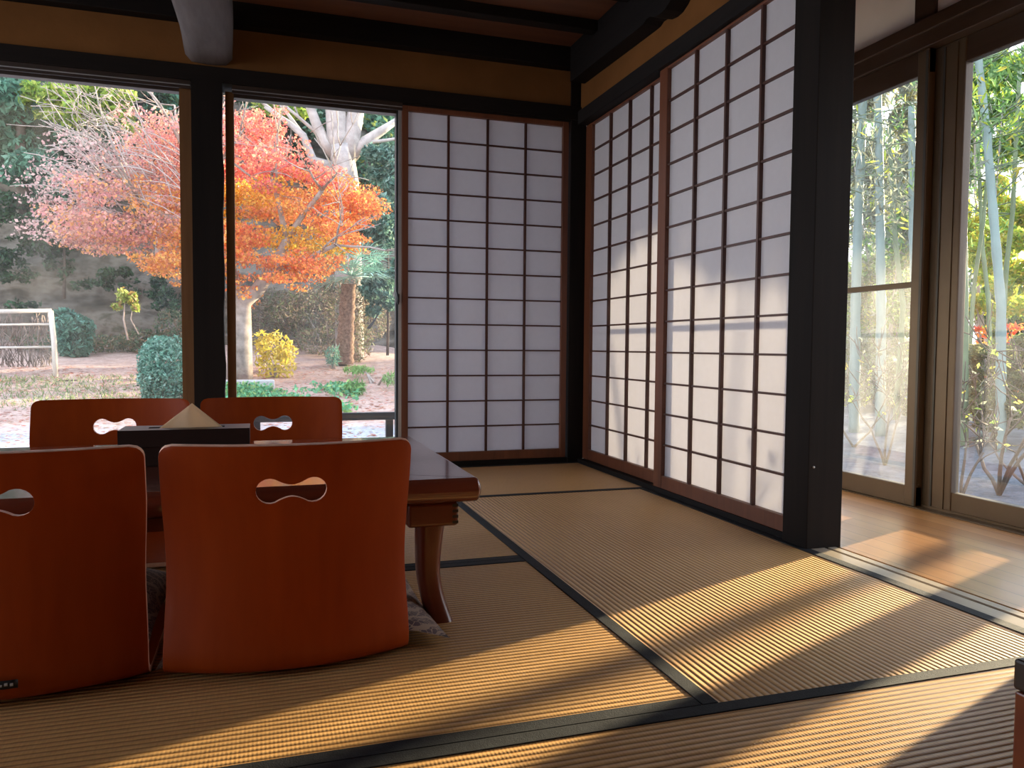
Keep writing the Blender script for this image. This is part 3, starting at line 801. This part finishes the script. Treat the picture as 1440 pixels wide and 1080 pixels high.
zones = [  # u, v, ru, rv, palette, weight, dy
    (80, 275, 55, 36, 'pale', .3), (125, 240, 66, 42, 'pale', .5), (100, 312, 62, 28, 'pale', .4), (160, 300, 75, 48, 'pink', 1.4), (195, 235, 55, 50, 'pink', 1.0),
    (230, 200, 50, 45, 'rose', 1.1), (175, 345, 70, 22, 'pink', .6), (245, 300, 60, 50, 'orange', 1.2), (235, 375, 42, 26, 'orange', .8), (270, 250, 60, 60, 'rose', 1.2),
    (340, 215, 45, 40, 'red', 1.3), (372, 175, 30, 22, 'red', .5), (390, 235, 45, 30, 'red', 1.0), (360, 290, 55, 40, 'yellow', 1.5), (420, 290, 60, 38, 'orange', 1.6),
    (480, 285, 48, 32, 'redor', 1.2), (490, 330, 40, 22, 'redor', .8), (430, 340, 60, 24, 'yellow', .9), (410, 378, 42, 24, 'redor', .8), (345, 350, 35, 45, 'redor', .9),
    (450, 372, 40, 14, 'redor', .4), (505, 300, 24, 20, 'redor', .4), (300, 180, 45, 30, 'rose', .7), (345, 410, 20, 22, 'redor', .15), (300, 340, 50, 40, 'orange', .9), (460, 245, 30, 16, 'red', .35)]
PAL = {'pale': [(.62, .42, .38), (.56, .34, .32), (.70, .52, .46), (.50, .36, .33)], 'pink': [(.66, .30, .26), (.70, .38, .28), (.60, .30, .30), (.72, .44, .34), (.75, .40, .16)],
       'rose': [(.76, .34, .28), (.78, .42, .34), (.70, .34, .32), (.78, .46, .28)], 'red': [(.78, .20, .16), (.84, .28, .20), (.80, .24, .22), (.84, .36, .20)],
       'orange': [(.82, .40, .09), (.86, .50, .14), (.80, .32, .12), (.84, .42, .20)], 'yellow': [(.84, .50, .05), (.86, .58, .10), (.82, .40, .05), (.70, .52, .08)],
       'redor': [(.82, .26, .08), (.84, .36, .11), (.78, .22, .11), (.86, .44, .12)]}
pts, cols = [], []
for k, (u, v, ru, rv, pl, w) in enumerate(zones):
    n = int(2300*w); rg_ = np.random.default_rng(k)
    B_ = ball(u, v, MY+rg_.uniform(-.6, .6), ru*1.08, rv*1.12, .9)
    sub = puff(B_[0], B_[1], 26, k, .42)
    sub = [(c_, (r_[0]*1.1, r_[1], r_[2]*.62)) for c_, r_ in sub]
    pts.append(cloud(sub, n, k, 0.)); cols.append(palette(PAL[pl], n, k+50, .38))
leaves('crown', np.concatenate(pts), .025, np.concatenate(cols), mp, .7, None, LEAFT, 7)

# ---- big pale-barked tree behind the maple
bt = thing('large_tree', tuple(at(488, 440, Y=10.6)), 'large pale-barked tree with bare forking limbs behind the maple', 'tree')
Q = lambda u, v: at(u, v, Y=10.6)
tm = MB()
b0 = Q(492, 470); b0.z = gz(b0.x, b0.y)-.1
tm.tube([b0, Q(490, 380), Q(488, 300), Q(487, 255), Q(482, 225), Q(478, 205)], [.26, .24, .23, .22, .22, .21], 12)
tm.tube([Q(484, 230), Q(493, 195), Q(500, 160), Q(503, 120), Q(505, 60)], [.20, .17, .15, .14, .12], 10)
tm.tube([Q(480, 225), Q(474, 190), Q(472, 160), Q(468, 120), Q(466, 60)], [.20, .19, .18, .16, .14], 10)
tm.tube([Q(470, 215), Q(456, 200), Q(445, 175), Q(436, 150), Q(428, 115)], [.13, .11, .09, .08, .06], 8)
tm.tube([Q(468, 235), Q(440, 225), Q(426, 190), Q(405, 172), Q(372, 150)], [.10, .08, .065, .05, .03], 8)
tm.tube([Q(490, 225), Q(512, 200), Q(535, 185), Q(560, 168)], [.12, .10, .08, .05], 8)
tm.tube([Q(478, 200), Q(492, 180), Q(510, 172)], [.07, .05, .03], 8)
rg = random.Random(8); tt = []
for (u, v, du, dv) in ((436, 150, -.4, 1), (405, 172, -1, .5), (535, 185, .8, .5), (500, 160, .5, 1), (456, 200, -.6, .8), (560, 168, .7, .9), (512, 200, 1, .1), (426, 190, -.8, .9)):
    branch(tm, Q(u, v), Vector((du, rg.uniform(-.3, .3), dv)), .9, .04, 3, rg, tt, .1, .5, 5, 3, .006)
tm.build('trunk', PALEBARK, bt)

# ---- evergreens along the top of the cliff
G_TREES = 'evergreens on the cliff'
def ev(balls, n, size, pal, label, seed, trunk):
    sub = []
    for i, b in enumerate(balls): sub += puff(b[0], b[1], 14, seed*10+i, .36)
    return leafy('evergreen_tree', sub, n, size, pal, label, 'tree', G_TREES, seed, trunk, None, .45, None, 'crown', DARKBARK)
def tr_(u, v, Y, u2, v2, r):
    p = at(u, v, Y=Y); return [(tuple(p), tuple(at(u2, v2, Y=Y)), r)]
ev([ball(30, 190, 12.2, 85, 60), ball(-40, 150, 12.4, 80, 70), ball(60, 250, 12.0, 60, 36), ball(20, 120, 12.6, 70, 40)], 11000, .085, GREEN_TEAL, 'dark teal evergreen tree at the left edge of the left window', 21, tr_(40, 330, 12.2, 30, 150, .12))
ev([ball(135, 148, 11.6, 52, 26), ball(60, 140, 11.7, 32, 26), ball(175, 170, 11.5, 26, 18), ball(110, 122, 11.9, 26, 12)], 4200, .075, GREEN_LIME, 'sunlit yellow-green leafy tree above the maple twigs', 23, tr_(120, 300, 11.9, 130, 150, .07))
ev([ball(150, 205, 12.6, 70, 36), ball(210, 150, 13.0, 70, 55), ball(240, 110, 13.2, 60, 40), ball(175, 110, 13.3, 60, 30)], 8500, .08, GREEN_TEAL+GREEN_DARK, 'shaded dark green tree behind the yellow-green tree', 25, tr_(200, 320, 12.8, 210, 150, .1))
ev([ball(370, 190, 13.4, 60, 50), ball(430, 200, 13.6, 60, 60), ball(400, 140, 13.6, 70, 30)], 7500, .08, GREEN_TEAL+GREEN_DARK, 'deep green tree between the maple and the pale trunk', 27, tr_(400, 380, 13.4, 400, 180, .1))
ev([ball(410, 160, 12.2, 26, 18), ball(375, 150, 12.3, 22, 10)], 1300, .06, GREEN_LIME, 'small bright yellow-green spray of leaves at the top of the second window', 29, tr_(405, 300, 12.3, 410, 160, .03))
ev([ball(540, 210, 13.2, 50, 60), ball(560, 150, 13.6, 60, 40), ball(600, 250, 13.5, 60, 80)], 6500, .08, GREEN_TEAL+[(.35, .42, .12)], 'tree with mixed green leaves right of the pale trunk', 31, tr_(545, 380, 13.4, 545, 200, .1))
ev([ball(535, 325, 9.9, 36, 50), ball(550, 395, 9.8, 34, 36), ball(560, 270, 10.1, 34, 44), ball(528, 415, 9.7, 24, 24), ball(545, 225, 10.3, 30, 30)], 9500, .062, [(.12, .24, .18), (.17, .32, .25), (.08, .16, .12), (.26, .40, .33)], 'blue-green shrubby tree at the right edge of the second window', 33, tr_(545, 500, 10.0, 545, 330, .025))
ev([ball(20, 300, 11.9, 60, 26), ball(-20, 360, 12.0, 50, 22), ball(40, 345, 12.0, 30, 20), ball(110, 325, 12.1, 40, 18), ball(70, 345, 12.2, 32, 14), ball(85, 375, 12.2, 20, 20), ball(160, 390, 12.2, 26, 16), ball(215, 400, 12.2, 30, 22), ball(240, 430, 11.9, 22, 22), ball(22, 385, 12.0, 26, 16), ball(34, 430, 11.9, 22, 14), ball(120, 400, 12.1, 20, 10)], 6600, .05, GREEN_DARK+[(.09, .12, .09)], 'dark creeper clump hanging on the rock face', 35, tr_(90, 420, 12.2, 90, 340, .03))

# bare pale saplings leaning over the cliff
sp_ = thing('bare_sapling', tuple(at(215, 330, Y=11.2)), 'tangle of bare pale twigs arching below the window head', 'tree')
sm_ = MB(); rg = random.Random(31); tt = []
b0 = at(222, 380, Y=11.2)
sm_.tube([b0, at(222, 300, Y=11.2), at(215, 230, Y=11.2)], [.05, .04, .03], 6)
for k in range(10):
    branch(sm_, at(rg.uniform(205, 235), rg.uniform(190, 280), Y=11.2), Vector((rg.uniform(-1, .6), rg.uniform(-.4, .2), rg.uniform(.1, 1))), .75, .022, 3, rg, tt, .0, .5, 4, 4, .005)
sm_.build('branches', TWIG, sp_)

# ---- fan palm
pm = thing('fan_palm', tuple(at(484, 515, Y=9.6)), 'fan palm with shaggy brown trunk and blue-green fronds', 'palm tree')
R9 = lambda u, v, d=0: at(u, v, Y=9.6+d)
b0 = R9(484, 520); b0.z = gz(b0.x, b0.y)-.05
t_ = MB(); rows = []
for i in range(22):
    t = i/21; p = R9(484+6*t, 512-112*t, -.6*t); r = .15-.04*t+.012*math.sin(i*2.2); rows.append([(p.x+r*math.cos(2*PI*k/14)*(1+.06*((k+i) % 2)), p.y+r*math.sin(2*PI*k/14)*(1+.06*((k+i) % 2)), p.z) for k in range(14)])
t_.grid(rows, close=True); t_.build('trunk', PALMBARK, pm)
fr = MB(); rg = random.Random(2)
for k in range(28):
    a = 2*PI*k/28+rg.uniform(-.2, .2); el = rg.uniform(-.3, .75); o = R9(494, 388, -1.0)
    d = Vector((math.cos(a)*math.cos(el), math.sin(a)*math.cos(el), math.sin(el))); c0 = o+d*rg.uniform(.22, .5); fr.tube([o, c0], .008, 4)
    s = d.cross(Vector((0, 0, 1))).normalized(); n_ = d.cross(s)
    for q in range(13):
        w = math.radians(-100+200*q/12); e = (d*math.cos(w)+s*math.sin(w)).normalized(); l_ = .52*(1-.25*abs(w)/1.75)
        e2 = (e+Vector((0, 0, -.35))).normalized(); pw = e.cross(n_).normalized()*.012
        a0 = c0; a1 = c0+e*l_*.6; a2 = a1+e2*l_*.4
        fr.add([a0-pw*.3, a0+pw*.3, a1+pw, a2, a1-pw], [(0, 1, 2, 3, 4)])
PALMLEAF = plain('palm_leaf', (.34, .60, .50), .5, 0, 6, .3)
fr.build('fronds', PALMLEAF, pm)
df = MB(); 
c0 = R9(515, 462, -.2); df.add([c0, c0+Vector((.06, 0, -.01)), R9(531, 444, -.2), R9(534, 440, -.2), R9(527, 452, -.22)], [(0, 1, 4), (1, 2, 4), (2, 3, 4), (0, 4, 3)])
ddf = df.build('dead_frond', IRON, pm); ddf['label'] = 'dark drooping dead frond'; q_ = ddf.modifiers.new('t', 'SOLIDIFY'); q_.thickness = .03

# ---- shrubs and low plants
leafy('clipped_bush', [ball(228, 508, 6.6, 32, 36, .42), ball(212, 522, 6.5, 18, 28), ball(248, 505, 6.7, 20, 34), ball(225, 535, 6.4, 30, 20), ball(250, 535, 6.4, 22, 20), ball(222, 490, 6.7, 20, 18)], 7000, .024, [(.13, .29, .21), (.19, .38, .28), (.08, .18, .13), (.30, .48, .38)], 'rounded teal-green bush standing left of the dark window post', 'bush', 'garden shrubs', 41, shell=.5)
leafy('leafy_shrub', [ball(102, 458, 10.8, 28, 16), ball(90, 445, 10.9, 16, 12), ball(118, 465, 10.8, 14, 10)], 1500, .055, [(.12, .30, .22), (.18, .38, .29), (.08, .18, .13)], 'broad-leaved green shrub right of the bamboo fence', 'bush', 'garden shrubs', 43)
leafy('young_sapling', [ball(172, 416, 10.4, 8, 12), ball(187, 420, 10.4, 7, 10), ball(165, 430, 10.4, 8, 5), ball(190, 432, 10.4, 6, 6)], 260, .05, [(.42, .52, .10), (.34, .46, .10), (.50, .50, .16), (.5, .32, .12)], 'slender young plant with a few yellow-green leaves', 'sapling', 'garden shrubs', 45,
      trunk=[(tuple(at(180, 478, Y=10.4)), tuple(at(176, 420, Y=10.4)), .016), (tuple(at(195, 470, Y=10.4)), tuple(at(188, 425, Y=10.4)), .01)], bark=TWIG)
leafy('yellow_shrub', [ball(385, 488, 8.4, 28, 18), ball(370, 476, 8.4, 14, 12), ball(404, 494, 8.4, 16, 12), ball(388, 470, 8.4, 8, 8)], 620, .055, [(.66, .56, .08), (.72, .62, .14), (.55, .50, .10), (.6, .45, .10)], 'yellow-leaved shrub on the bank below the maple', 'bush', 'garden shrubs', 47, asp=.25)
leafy('brown_thicket', [ball(430, 440, 11.8, 60, 36), ball(380, 440, 11.9, 45, 36), ball(450, 480, 11.0, 36, 20), ball(520, 450, 11.6, 30, 30), ball(488, 430, 10.15, 34, 40), ball(500, 480, 10.1, 26, 30), ball(460, 410, 10.15, 26, 22)], 9500, .05, [(.22, .16, .12), (.30, .23, .17), (.16, .17, .10), (.20, .24, .13), (.36, .30, .22)], 'brown dry thicket covering the bank behind the palm', 'bush', 'garden shrubs', 49, asp=.2)
leafy('weedy_thicket', [ball(140, 480, 11.4, 40, 10), ball(200, 476, 11.3, 34, 14), ball(240, 460, 11.3, 24, 26), ball(60, 480, 11.6, 40, 10)], 2600, .045, [(.14, .20, .11), (.22, .24, .14), (.30, .22, .14), (.09, .14, .08)], 'weedy undergrowth along the foot of the rock face', 'bush', 'garden shrubs', 51, asp=.3)
leafy('fern', [ball(500, 545, 6.9, 14, 10)], 160, .075, [(.20, .40, .12), (.28, .48, .16), (.14, .28, .09)], 'bright green fern tuft at the edge of the gravel', 'plant', 'garden shrubs', 53, asp=.13, droop=(0, 0, .5))
leafy('grass_tuft', [ball(505, 520, 8.3, 22, 5), ball(550, 533, 7.4, 12, 9)], 340, .06, [(.25, .48, .14), (.32, .55, .2), (.18, .35, .10)], 'strip of bright green grass near the palm', 'grass', 'garden shrubs', 55, asp=.12, droop=(0, 0, .8))
leafy('palm_seedling', [ball(468, 500, 9.2, 10, 14)], 120, .09, [(.14, .28, .22), (.2, .38, .3)], 'spiky blue-green seedling at the foot of the palm', 'plant', 'garden shrubs', 57, asp=.1, droop=(0, 0, .6))
# ground cover and fallen leaves: uncountable
def scatter(n, fu, fv, Yr, seed):
    rg_ = np.random.default_rng(seed); out = []
    while len(out) < n:
        x = rg_.uniform(*fu); y = rg_.uniform(*fv); out.append((x, y, gz(x, y)+.012))
    return np.array(out)
rgn = np.random.default_rng(77)
pp = []
for _ in range(7200):
    u = rgn.uniform(318, 505); y = rgn.uniform(5.6, 7.4)
    p = at(u, 560, Y=y); x = p.x
    if rgn.uniform() < .5+.5*math.sin(x*3+y*2): pp.append((x, y, gz(x, y)+rgn.uniform(.01, .12)))
pp = np.array(pp)
tag(leaves('ground_cover', pp, .034, palette([(.14, .42, .20), (.20, .52, .28), (.10, .30, .14), (.35, .55, .2)], len(pp), 3), None, .6, None, None, 3), 'low green ground cover plants along the gravel', 'ground cover', kind='stuff')
fl_ = scatter(6500, (-6.5, 1.2), (4.2, 9.5), None, 5); fl_[:, 2] += .004
tag(leaves('fallen_leaves', fl_, .035, palette([(.62, .28, .22), (.70, .40, .30), (.55, .20, .14), (.72, .52, .40), (.5, .36, .26)], len(fl_), 6), None, .7, None, None, 6, flat=.85), 'fallen red and pink leaves scattered over the garden soil', 'leaves', kind='stuff')
gr_ = scatter(3000, (-6.5, -2.8), (6.2, 8.6), None, 8)
tag(leaves('thin_grass', gr_, .05, palette([(.25, .34, .14), (.33, .38, .18), (.18, .28, .12)], len(gr_), 9), None, .12, (0, 0, .9), None, 9), 'thin grass on the soil in front of the bamboo fence', 'grass', kind='stuff')
p0 = at(338, 505, Y=7.6); p1 = at(386, 508, Y=7.6)
for p in (p0, p1): p.z = gz(p.x, p.y)+.05
ml = MB(); ml.box(p0.x-.5, p1.x, 7.5, 7.68, p0.z-.12, p0.z+.06); tag(ml.build('edging_stone', STONE, bevel=.02), 'pale edging stone lying below the yellow shrub', 'stone')

# ---- bamboo fence
bf = thing('bamboo_fence', tuple(at(40, 520, Y=8.6)), 'pale bamboo fence with brushwood panel at the left edge of the garden', 'fence')
F = lambda u, v: at(u, v, Y=8.6)
q = F(78, 517); q.z = gz(q.x, q.y)-.05
MB().tube([q, F(76, 480), F(71, 437)], .035, 10).build('post', BAMBOODRY, bf)
q = F(-120, 520); q.z = gz(q.x, q.y)-.05
MB().tube([q, F(-122, 438)], .035, 10).build('post', BAMBOODRY, bf)
MB().tube([F(-130, 440), F(72, 437)], .03, 10).build('top_rail', BAMBOODRY, bf)
for v in (457, 489): MB().tube([F(-130, v+1), F(74, v-1)], .016, 8).build('rail', BAMBOODRY, bf)
bw = MB(); rg = random.Random(6)
for k in range(420):
    u = rg.uniform(-128, 72); v0 = rg.uniform(438, 500); l_ = rg.uniform(12, 40); a = rg.gauss(0, .35)
    p = at(u, v0, Y=8.62+rg.uniform(0, .05)); p2 = at(u+l_*math.sin(a), min(516, v0+l_*math.cos(a)), Y=8.62+rg.uniform(0, .05)); bw.tube([p, p2], .006, 3)
bw.build('brushwood', plain('brushwood', (.30, .23, .19), .95, 0, 12, .4), bf)
sl = MB(); sl.box(F(83, 0).x, F(108, 0).x, 8.2, 8.26, gz(-4, 8.2)-.02, gz(-4, 8.2)+.02); tag(sl.build('wooden_stake', DARKBARK), 'thin dark stake lying beside the fence post', 'stake')

# ================================================================== RIGHT GARDEN: bamboo grove
YG = [(.55, .62, .07), (.42, .56, .08), (.66, .64, .12), (.26, .40, .08), (.70, .56, .09)]
GG = [(.15, .30, .08), (.22, .38, .12), (.10, .20, .07), (.30, .45, .18)]
GREY = [(.22, .25, .19), (.30, .33, .26), (.16, .18, .13), (.36, .38, .26)]
def bamboo(pts, r, label, seed, pal, nleaf, lz=(1.8, 4.2), mat=None, spread=.55):
    p = [Vector(q) for q in pts]; base = p[0].copy(); base.z = gz(base.x, base.y)
    t = thing('bamboo', tuple(base), label, 'bamboo', 'bamboo of the grove')
    m = MB(); full = []
    p[0].z = base.z-.05
    for i in range(len(p)-1):
        k = max(2, int((p[i+1]-p[i]).length/.12))
        for j in range(k): full.append(p[i].lerp(p[i+1], j/k))
    full.append(p[-1]); rr = []
    n = len(full)
    for i in range(n): rr.append(r*(1-.35*i/n)*(1.12 if i % 3 == 0 else 1))
    m.tube(full, rr, 9); m.build('culm', mat or CULM, t)
    if nleaf:
        rg_ = np.random.default_rng(seed); L_ = []; bm_ = MB()
        cand = [q for q in full if lz[0] < q.z < lz[1]] or full[-3:]
        for _ in range(max(4, nleaf//28)):
            q = cand[rg_.integers(len(cand))]; d = Vector((rg_.normal(), rg_.normal(), rg_.uniform(-.1, .7))).normalized()*spread*rg_.uniform(.6, 1.6)
            e = q+d; e2 = e+Vector((d.x*.4, d.y*.4, -.15)); bm_.tube([q, e, e2], [.008, .005, .003], 4)
            for _ in range(28):
                w = rg_.uniform(.35, 1.25); c_ = q+(e2-q)*w; L_.append((c_.x+rg_.normal()*.10, c_.y+rg_.normal()*.10, c_.z+rg_.normal()*.08))
        bm_.build('twigs', CULM2, t)
        leaves('leaves', np.array(L_), .062, palette(pal, len(L_), seed, .25), t, .17, (.2, .1, -.45), LEAFT, seed)
    return t
X5 = lambda u, v, X=5.0: at(u, v, X=X)
bamboo([X5(1412, 520), X5(1408, 430), X5(1397, 300), X5(1388, 190), X5(1378, 100), X5(1366, 0)], .046, 'thickest pale blue-green bamboo, leaning left in the right-hand pane', 61, YG, 500, (2.6, 5))
bamboo([X5(1360, 540), X5(1357, 430), X5(1355, 300), X5(1352, 150), X5(1350, 0)], .036, 'straight grey bamboo beside the door stile in the right-hand pane', 62, GG, 400, (2.2, 5), CULM2)
bamboo([X5(1358, 520, 5.6), X5(1370, 400, 5.6), X5(1383, 310, 5.6), X5(1395, 180, 5.6)], .024, 'thin dark bamboo slanting right behind the thick pale one', 63, GG, 300, (2, 5), CULM2)
bamboo([X5(1400, 520, 6), X5(1390, 420, 6), X5(1382, 350, 6), X5(1375, 200, 6)], .026, 'thin brownish bamboo left of the thick pale one', 64, YG, 300, (2, 5), CULM2)
bamboo([X5(1405, 520, 6.4), X5(1415, 380, 6.4), X5(1424, 300, 6.4), X5(1434, 100, 6.4)], .03, 'dark thin bamboo slanting up to the right edge', 65, GG, 300, (2, 5), CULM2)
bamboo([X5(1240, 560), X5(1239, 440), X5(1238, 330), X5(1236, 200), X5(1232, 60)], .055, 'thick blue-green bamboo in the middle of the left-hand pane', 66, GREY+YG[:1], 700, (2.0, 4.5))
bamboo([X5(1203, 540), X5(1203, 440), X5(1206, 330), X5(1212, 180), X5(1216, 60)], .06, 'thick bamboo beside the black pillar in the left-hand pane', 67, GREY+YG[:1], 700, (2.0, 4.5))
bamboo([X5(1290, 540), X5(1288, 430), X5(1284, 330), X5(1282, 150)], .05, 'pale bamboo next to the bronze door stiles', 68, GREY, 500, (2.0, 4.5))
bamboo([X5(1262, 520, 6), X5(1270, 430, 6), X5(1258, 330, 6), X5(1250, 180, 6)], .035, 'slim bamboo leaning behind the middle one of the left-hand pane', 69, GREY+GG, 500, (1.8, 4.5), CULM2)
def foliage(name, balls, n, size, pal, label, cat, group, seed, asp=.4, mat=None, droop=None, k=10, sub=.4):
    s_ = []
    for i, b in enumerate(balls): s_ += puff(b[0], b[1], k, seed*10+i, sub)
    return leafy(name, s_, n, size, pal, label, cat, group, seed, None, mat or LEAFT, asp, droop)
GROVE = 'trees of the grove'
foliage('broadleaf_tree', [ballx(1395, 350, 8.5, 45, 60), ballx(1420, 300, 9, 50, 50), ballx(1370, 300, 8.8, 30, 50), ballx(1400, 420, 8.4, 50, 34), ballx(1440, 380, 8.6, 40, 50)], 9000, .06, YG, 'sunlit yellow-green tree behind the bamboo in the right-hand pane', 'tree', GROVE, 101)
foliage('broadleaf_tree', [ballx(1400, 130, 9, 60, 55), ballx(1440, 90, 8, 45, 35), ballx(1360, 200, 9.2, 30, 60), ballx(1430, 210, 9.5, 40, 34), ballx(1370, 110, 9.2, 40, 40)], 7500, .065, GG+YG[:2], 'green treetop at the top of the right-hand pane', 'tree', GROVE, 103)
foliage('broadleaf_tree', [ballx(1230, 200, 9, 60, 70), ballx(1285, 160, 9, 40, 60), ballx(1210, 300, 9, 40, 60), ballx(1290, 260, 9, 40, 50)], 9500, .06, GREY+[(.40, .36, .10)], 'greyish shaded tree behind the left-hand pane', 'tree', GROVE, 105)
foliage('broadleaf_tree', [ballx(1240, 380, 9, 60, 50), ballx(1280, 330, 9, 35, 50), ballx(1220, 450, 9, 50, 40), ballx(1280, 430, 8.6, 36, 44), ballx(1200, 400, 9, 40, 50)], 9500, .055, GREY+GG+[(.50, .50, .12)], 'low mixed green tree behind the middle bamboo of the left-hand pane', 'tree', GROVE, 107)
foliage('broadleaf_tree', [ballx(1250, 300, 14, 90, 150), ballx(1200, 420, 14, 80, 90), ballx(1320, 420, 14, 80, 90), ballx(1340, 200, 14, 60, 100)], 9000, .11, GREEN_MID+GREY, 'hazy far trees filling the gaps behind the left-hand pane', 'tree', GROVE, 115)
foliage('undergrowth_bush', [ballx(1190+35*i, 448-6*(i % 3), 11.5+.5*(i % 2), 36, 38) for i in range(8)], 17000, .08, GREEN_MID+YG[:2], 'belt of leafy undergrowth closing off the grove behind the bamboo', 'bush', None, 117)
foliage('red_shrub', [ballx(1382, 466, 7.5, 16, 8), ballx(1424, 462, 8.0, 20, 10)], 700, .05, [(.72, .10, .06), (.80, .25, .06), (.78, .40, .08)], 'small red and orange autumn shrub above the hedge', 'bush', None, 109)
foliage('hedge', [ballx(1400, 520, 5.6, 66, 36), ballx(1350, 515, 5.8, 36, 30), ballx(1440, 505, 5.4, 40, 40), ballx(1400, 575, 5.2, 56, 30), ballx(1350, 570, 5.4, 40, 30), ballx(1440, 560, 5.2, 40, 40)], 17000, .036, [(.20, .22, .12), (.27, .28, .14), (.14, .15, .08), (.36, .35, .15), (.18, .23, .11)], 'clipped grey-green hedge across the right-hand pane', 'hedge', None, 111, k=26, sub=.3)
foliage('hedge', [ballx(1230, 545, 6.6, 60, 40), ballx(1290, 545, 6.2, 40, 40), ballx(1190, 540, 6.8, 40, 40), ballx(1240, 500, 7.2, 60, 34)], 12000, .038, GREY+[(.26, .34, .12)], 'dim shaded hedge behind the left-hand pane', 'hedge', None, 113, k=20, sub=.32)
# bare front shrubs
def bare(u, v, X, label, seed, n=4, ln=.5, r=.012, lean=None):
    p = at(u, v, X=X); p.z = gz(p.x, p.y)
    t = thing('bare_shrub', tuple(p), label, 'bush', 'bare shrubs by the glass doors'); m = MB(); rg = random.Random(seed); tt = []
    for k in range(n):
        branch(m, p, Vector((rg.gauss(0, .35), rg.gauss(0, .5), 1)) if lean is None else Vector(lean)+Vector((rg.gauss(0, .2), rg.gauss(0, .3), 0)), ln, r, 3, rg, tt, .1, .45, 5, 4, .004)
    m.build('branches', DARKBARK, t)
    n_ = 60; idx = np.random.default_rng(seed).choice(len(tt), n_)
    leaves('leaves', np.array(tt)[idx], .03, palette(YG+GREY, n_, seed), t, .5, None, LEAFT, seed)
bare(1244, 668, 3.6, 'forked bare shrub low in the left-hand pane', 121, 3)
bare(1200, 650, 4.2, 'thin bare shrub beside the black pillar', 122, 2)
bare(1405, 700, 3.4, 'twisted bare shrub in the middle of the right-hand pane', 123, 4, .55, .016)
bare(1352, 690, 3.0, 'sparse bare shrub beside the door stile in the right-hand pane', 124, 2, .4)
bare(1450, 690, 3.8, 'bare shrub at the right edge of the right-hand pane', 125, 3, .5)
# trees out of frame whose shade falls on the screens and mats
foliage('evergreen_tree', [((8.3, 1.9, 3.75), (1.0, 1.6, .95)), ((8.0, 3.0, 3.6), (.9, 1.0, .8)), ((8.6, .8, 3.6), (.8, .9, .7)), ((7.6, 2.2, 3.0), (.5, .9, .25))], 10500, .11, GREEN_MID, 'spreading evergreen by the lane beyond the grove, low sun behind it', 'tree', GROVE, 131)
bamboo([(7.0, .50, 0), (7.05, .55, 1.4), (7.1, .58, 2.4), (7.2, .7, 4.5)], .06, 'lone bamboo standing apart by the far end of the hedge', 88, YG, 300, (1.9, 4.5), CULM2)
foliage('undergrowth_bush', [((10.2+.5*(i % 2), -4.5+1.1*i, .65), (.8, .9, .62)) for i in range(8)], 9000, .075, GREEN_MID+YG[:1], 'low leafy belt past the right edge, behind the hedge', 'bush', None, 135, k=10, sub=.42)
foliage('broadleaf_tree', [((14.5, -5+1.6*i, 1.15), (1.0, 1.3, 1.05)) for i in range(8)], 8000, .12, GREEN_MID+GREY, 'far row of low trees past the right edge', 'tree', GROVE, 137)
tk = thing('garden_tree', (2.6, -1.42, gz(2.6, -1.42)), 'single rough tree trunk close outside the veranda doors', 'tree')
m = MB(); m.tube([(2.6, -1.36, -.45), (2.61, -1.365, .5), (2.59, -1.355, 1.4), (2.62, -1.35, 3.2)], [.11, .09, .085, .08], 12); m.build('trunk', BARK, tk)
foliage('hedge', [((5.5, -2.6+.55*i, .12+.08*math.sin(i*2)), (.42, .5, .52)) for i in range(6)], 7000, .045, [(.26, .26, .15), (.34, .34, .18), (.18, .18, .11), (.22, .27, .15)], 'hedge running on past the right edge of the garden', 'hedge', None, 133, k=12, sub=.4)
# ================================================================== LIGHT
AZ = Vector((1, .372, .203*math.sqrt(1+.372**2))).normalized()
sd = bpy.data.lights.new('sun', 'SUN'); sd.energy = 10.2; sd.angle = math.radians(.6); sd.color = (1, .82, .54)
so_ = bpy.data.objects.new('sun', sd); COL.objects.link(so_); so_.rotation_euler = AZ.to_track_quat('Z', 'Y').to_euler()
W = bpy.data.worlds.new('sky'); SC.world = W; W.use_nodes = True; nt = W.node_tree; nt.nodes.clear()
wo = nt.nodes.new('ShaderNodeOutputWorld'); bg = nt.nodes.new('ShaderNodeBackground')
tc = nt.nodes.new('ShaderNodeTexCoord'); sx = nt.nodes.new('ShaderNodeSeparateXYZ'); nt.links.new(tc.outputs['Generated'], sx.inputs[0])
cr = nt.nodes.new('ShaderNodeValToRGB'); cr.color_ramp.elements[0].position = .0; cr.color_ramp.elements[0].color = (.9, .88, .9, 1); cr.color_ramp.elements[1].position = .6; cr.color_ramp.elements[1].color = (.64, .76, 1, 1)
nt.links.new(sx.outputs[2], cr.inputs[0]); nt.links.new(cr.outputs[0], bg.inputs[0]); bg.inputs[1].default_value = 1.8; nt.links.new(bg.outputs[0], wo.inputs[0])

SC.view_settings.view_transform = 'Standard'; SC.view_settings.look = 'None'; SC.view_settings.gamma = 1; SC.view_settings.use_curve_mapping = False
SC.view_settings.exposure = 1.1
SC.cycles.max_bounces = 10; SC.cycles.diffuse_bounces = 5; SC.cycles.transparent_max_bounces = 16
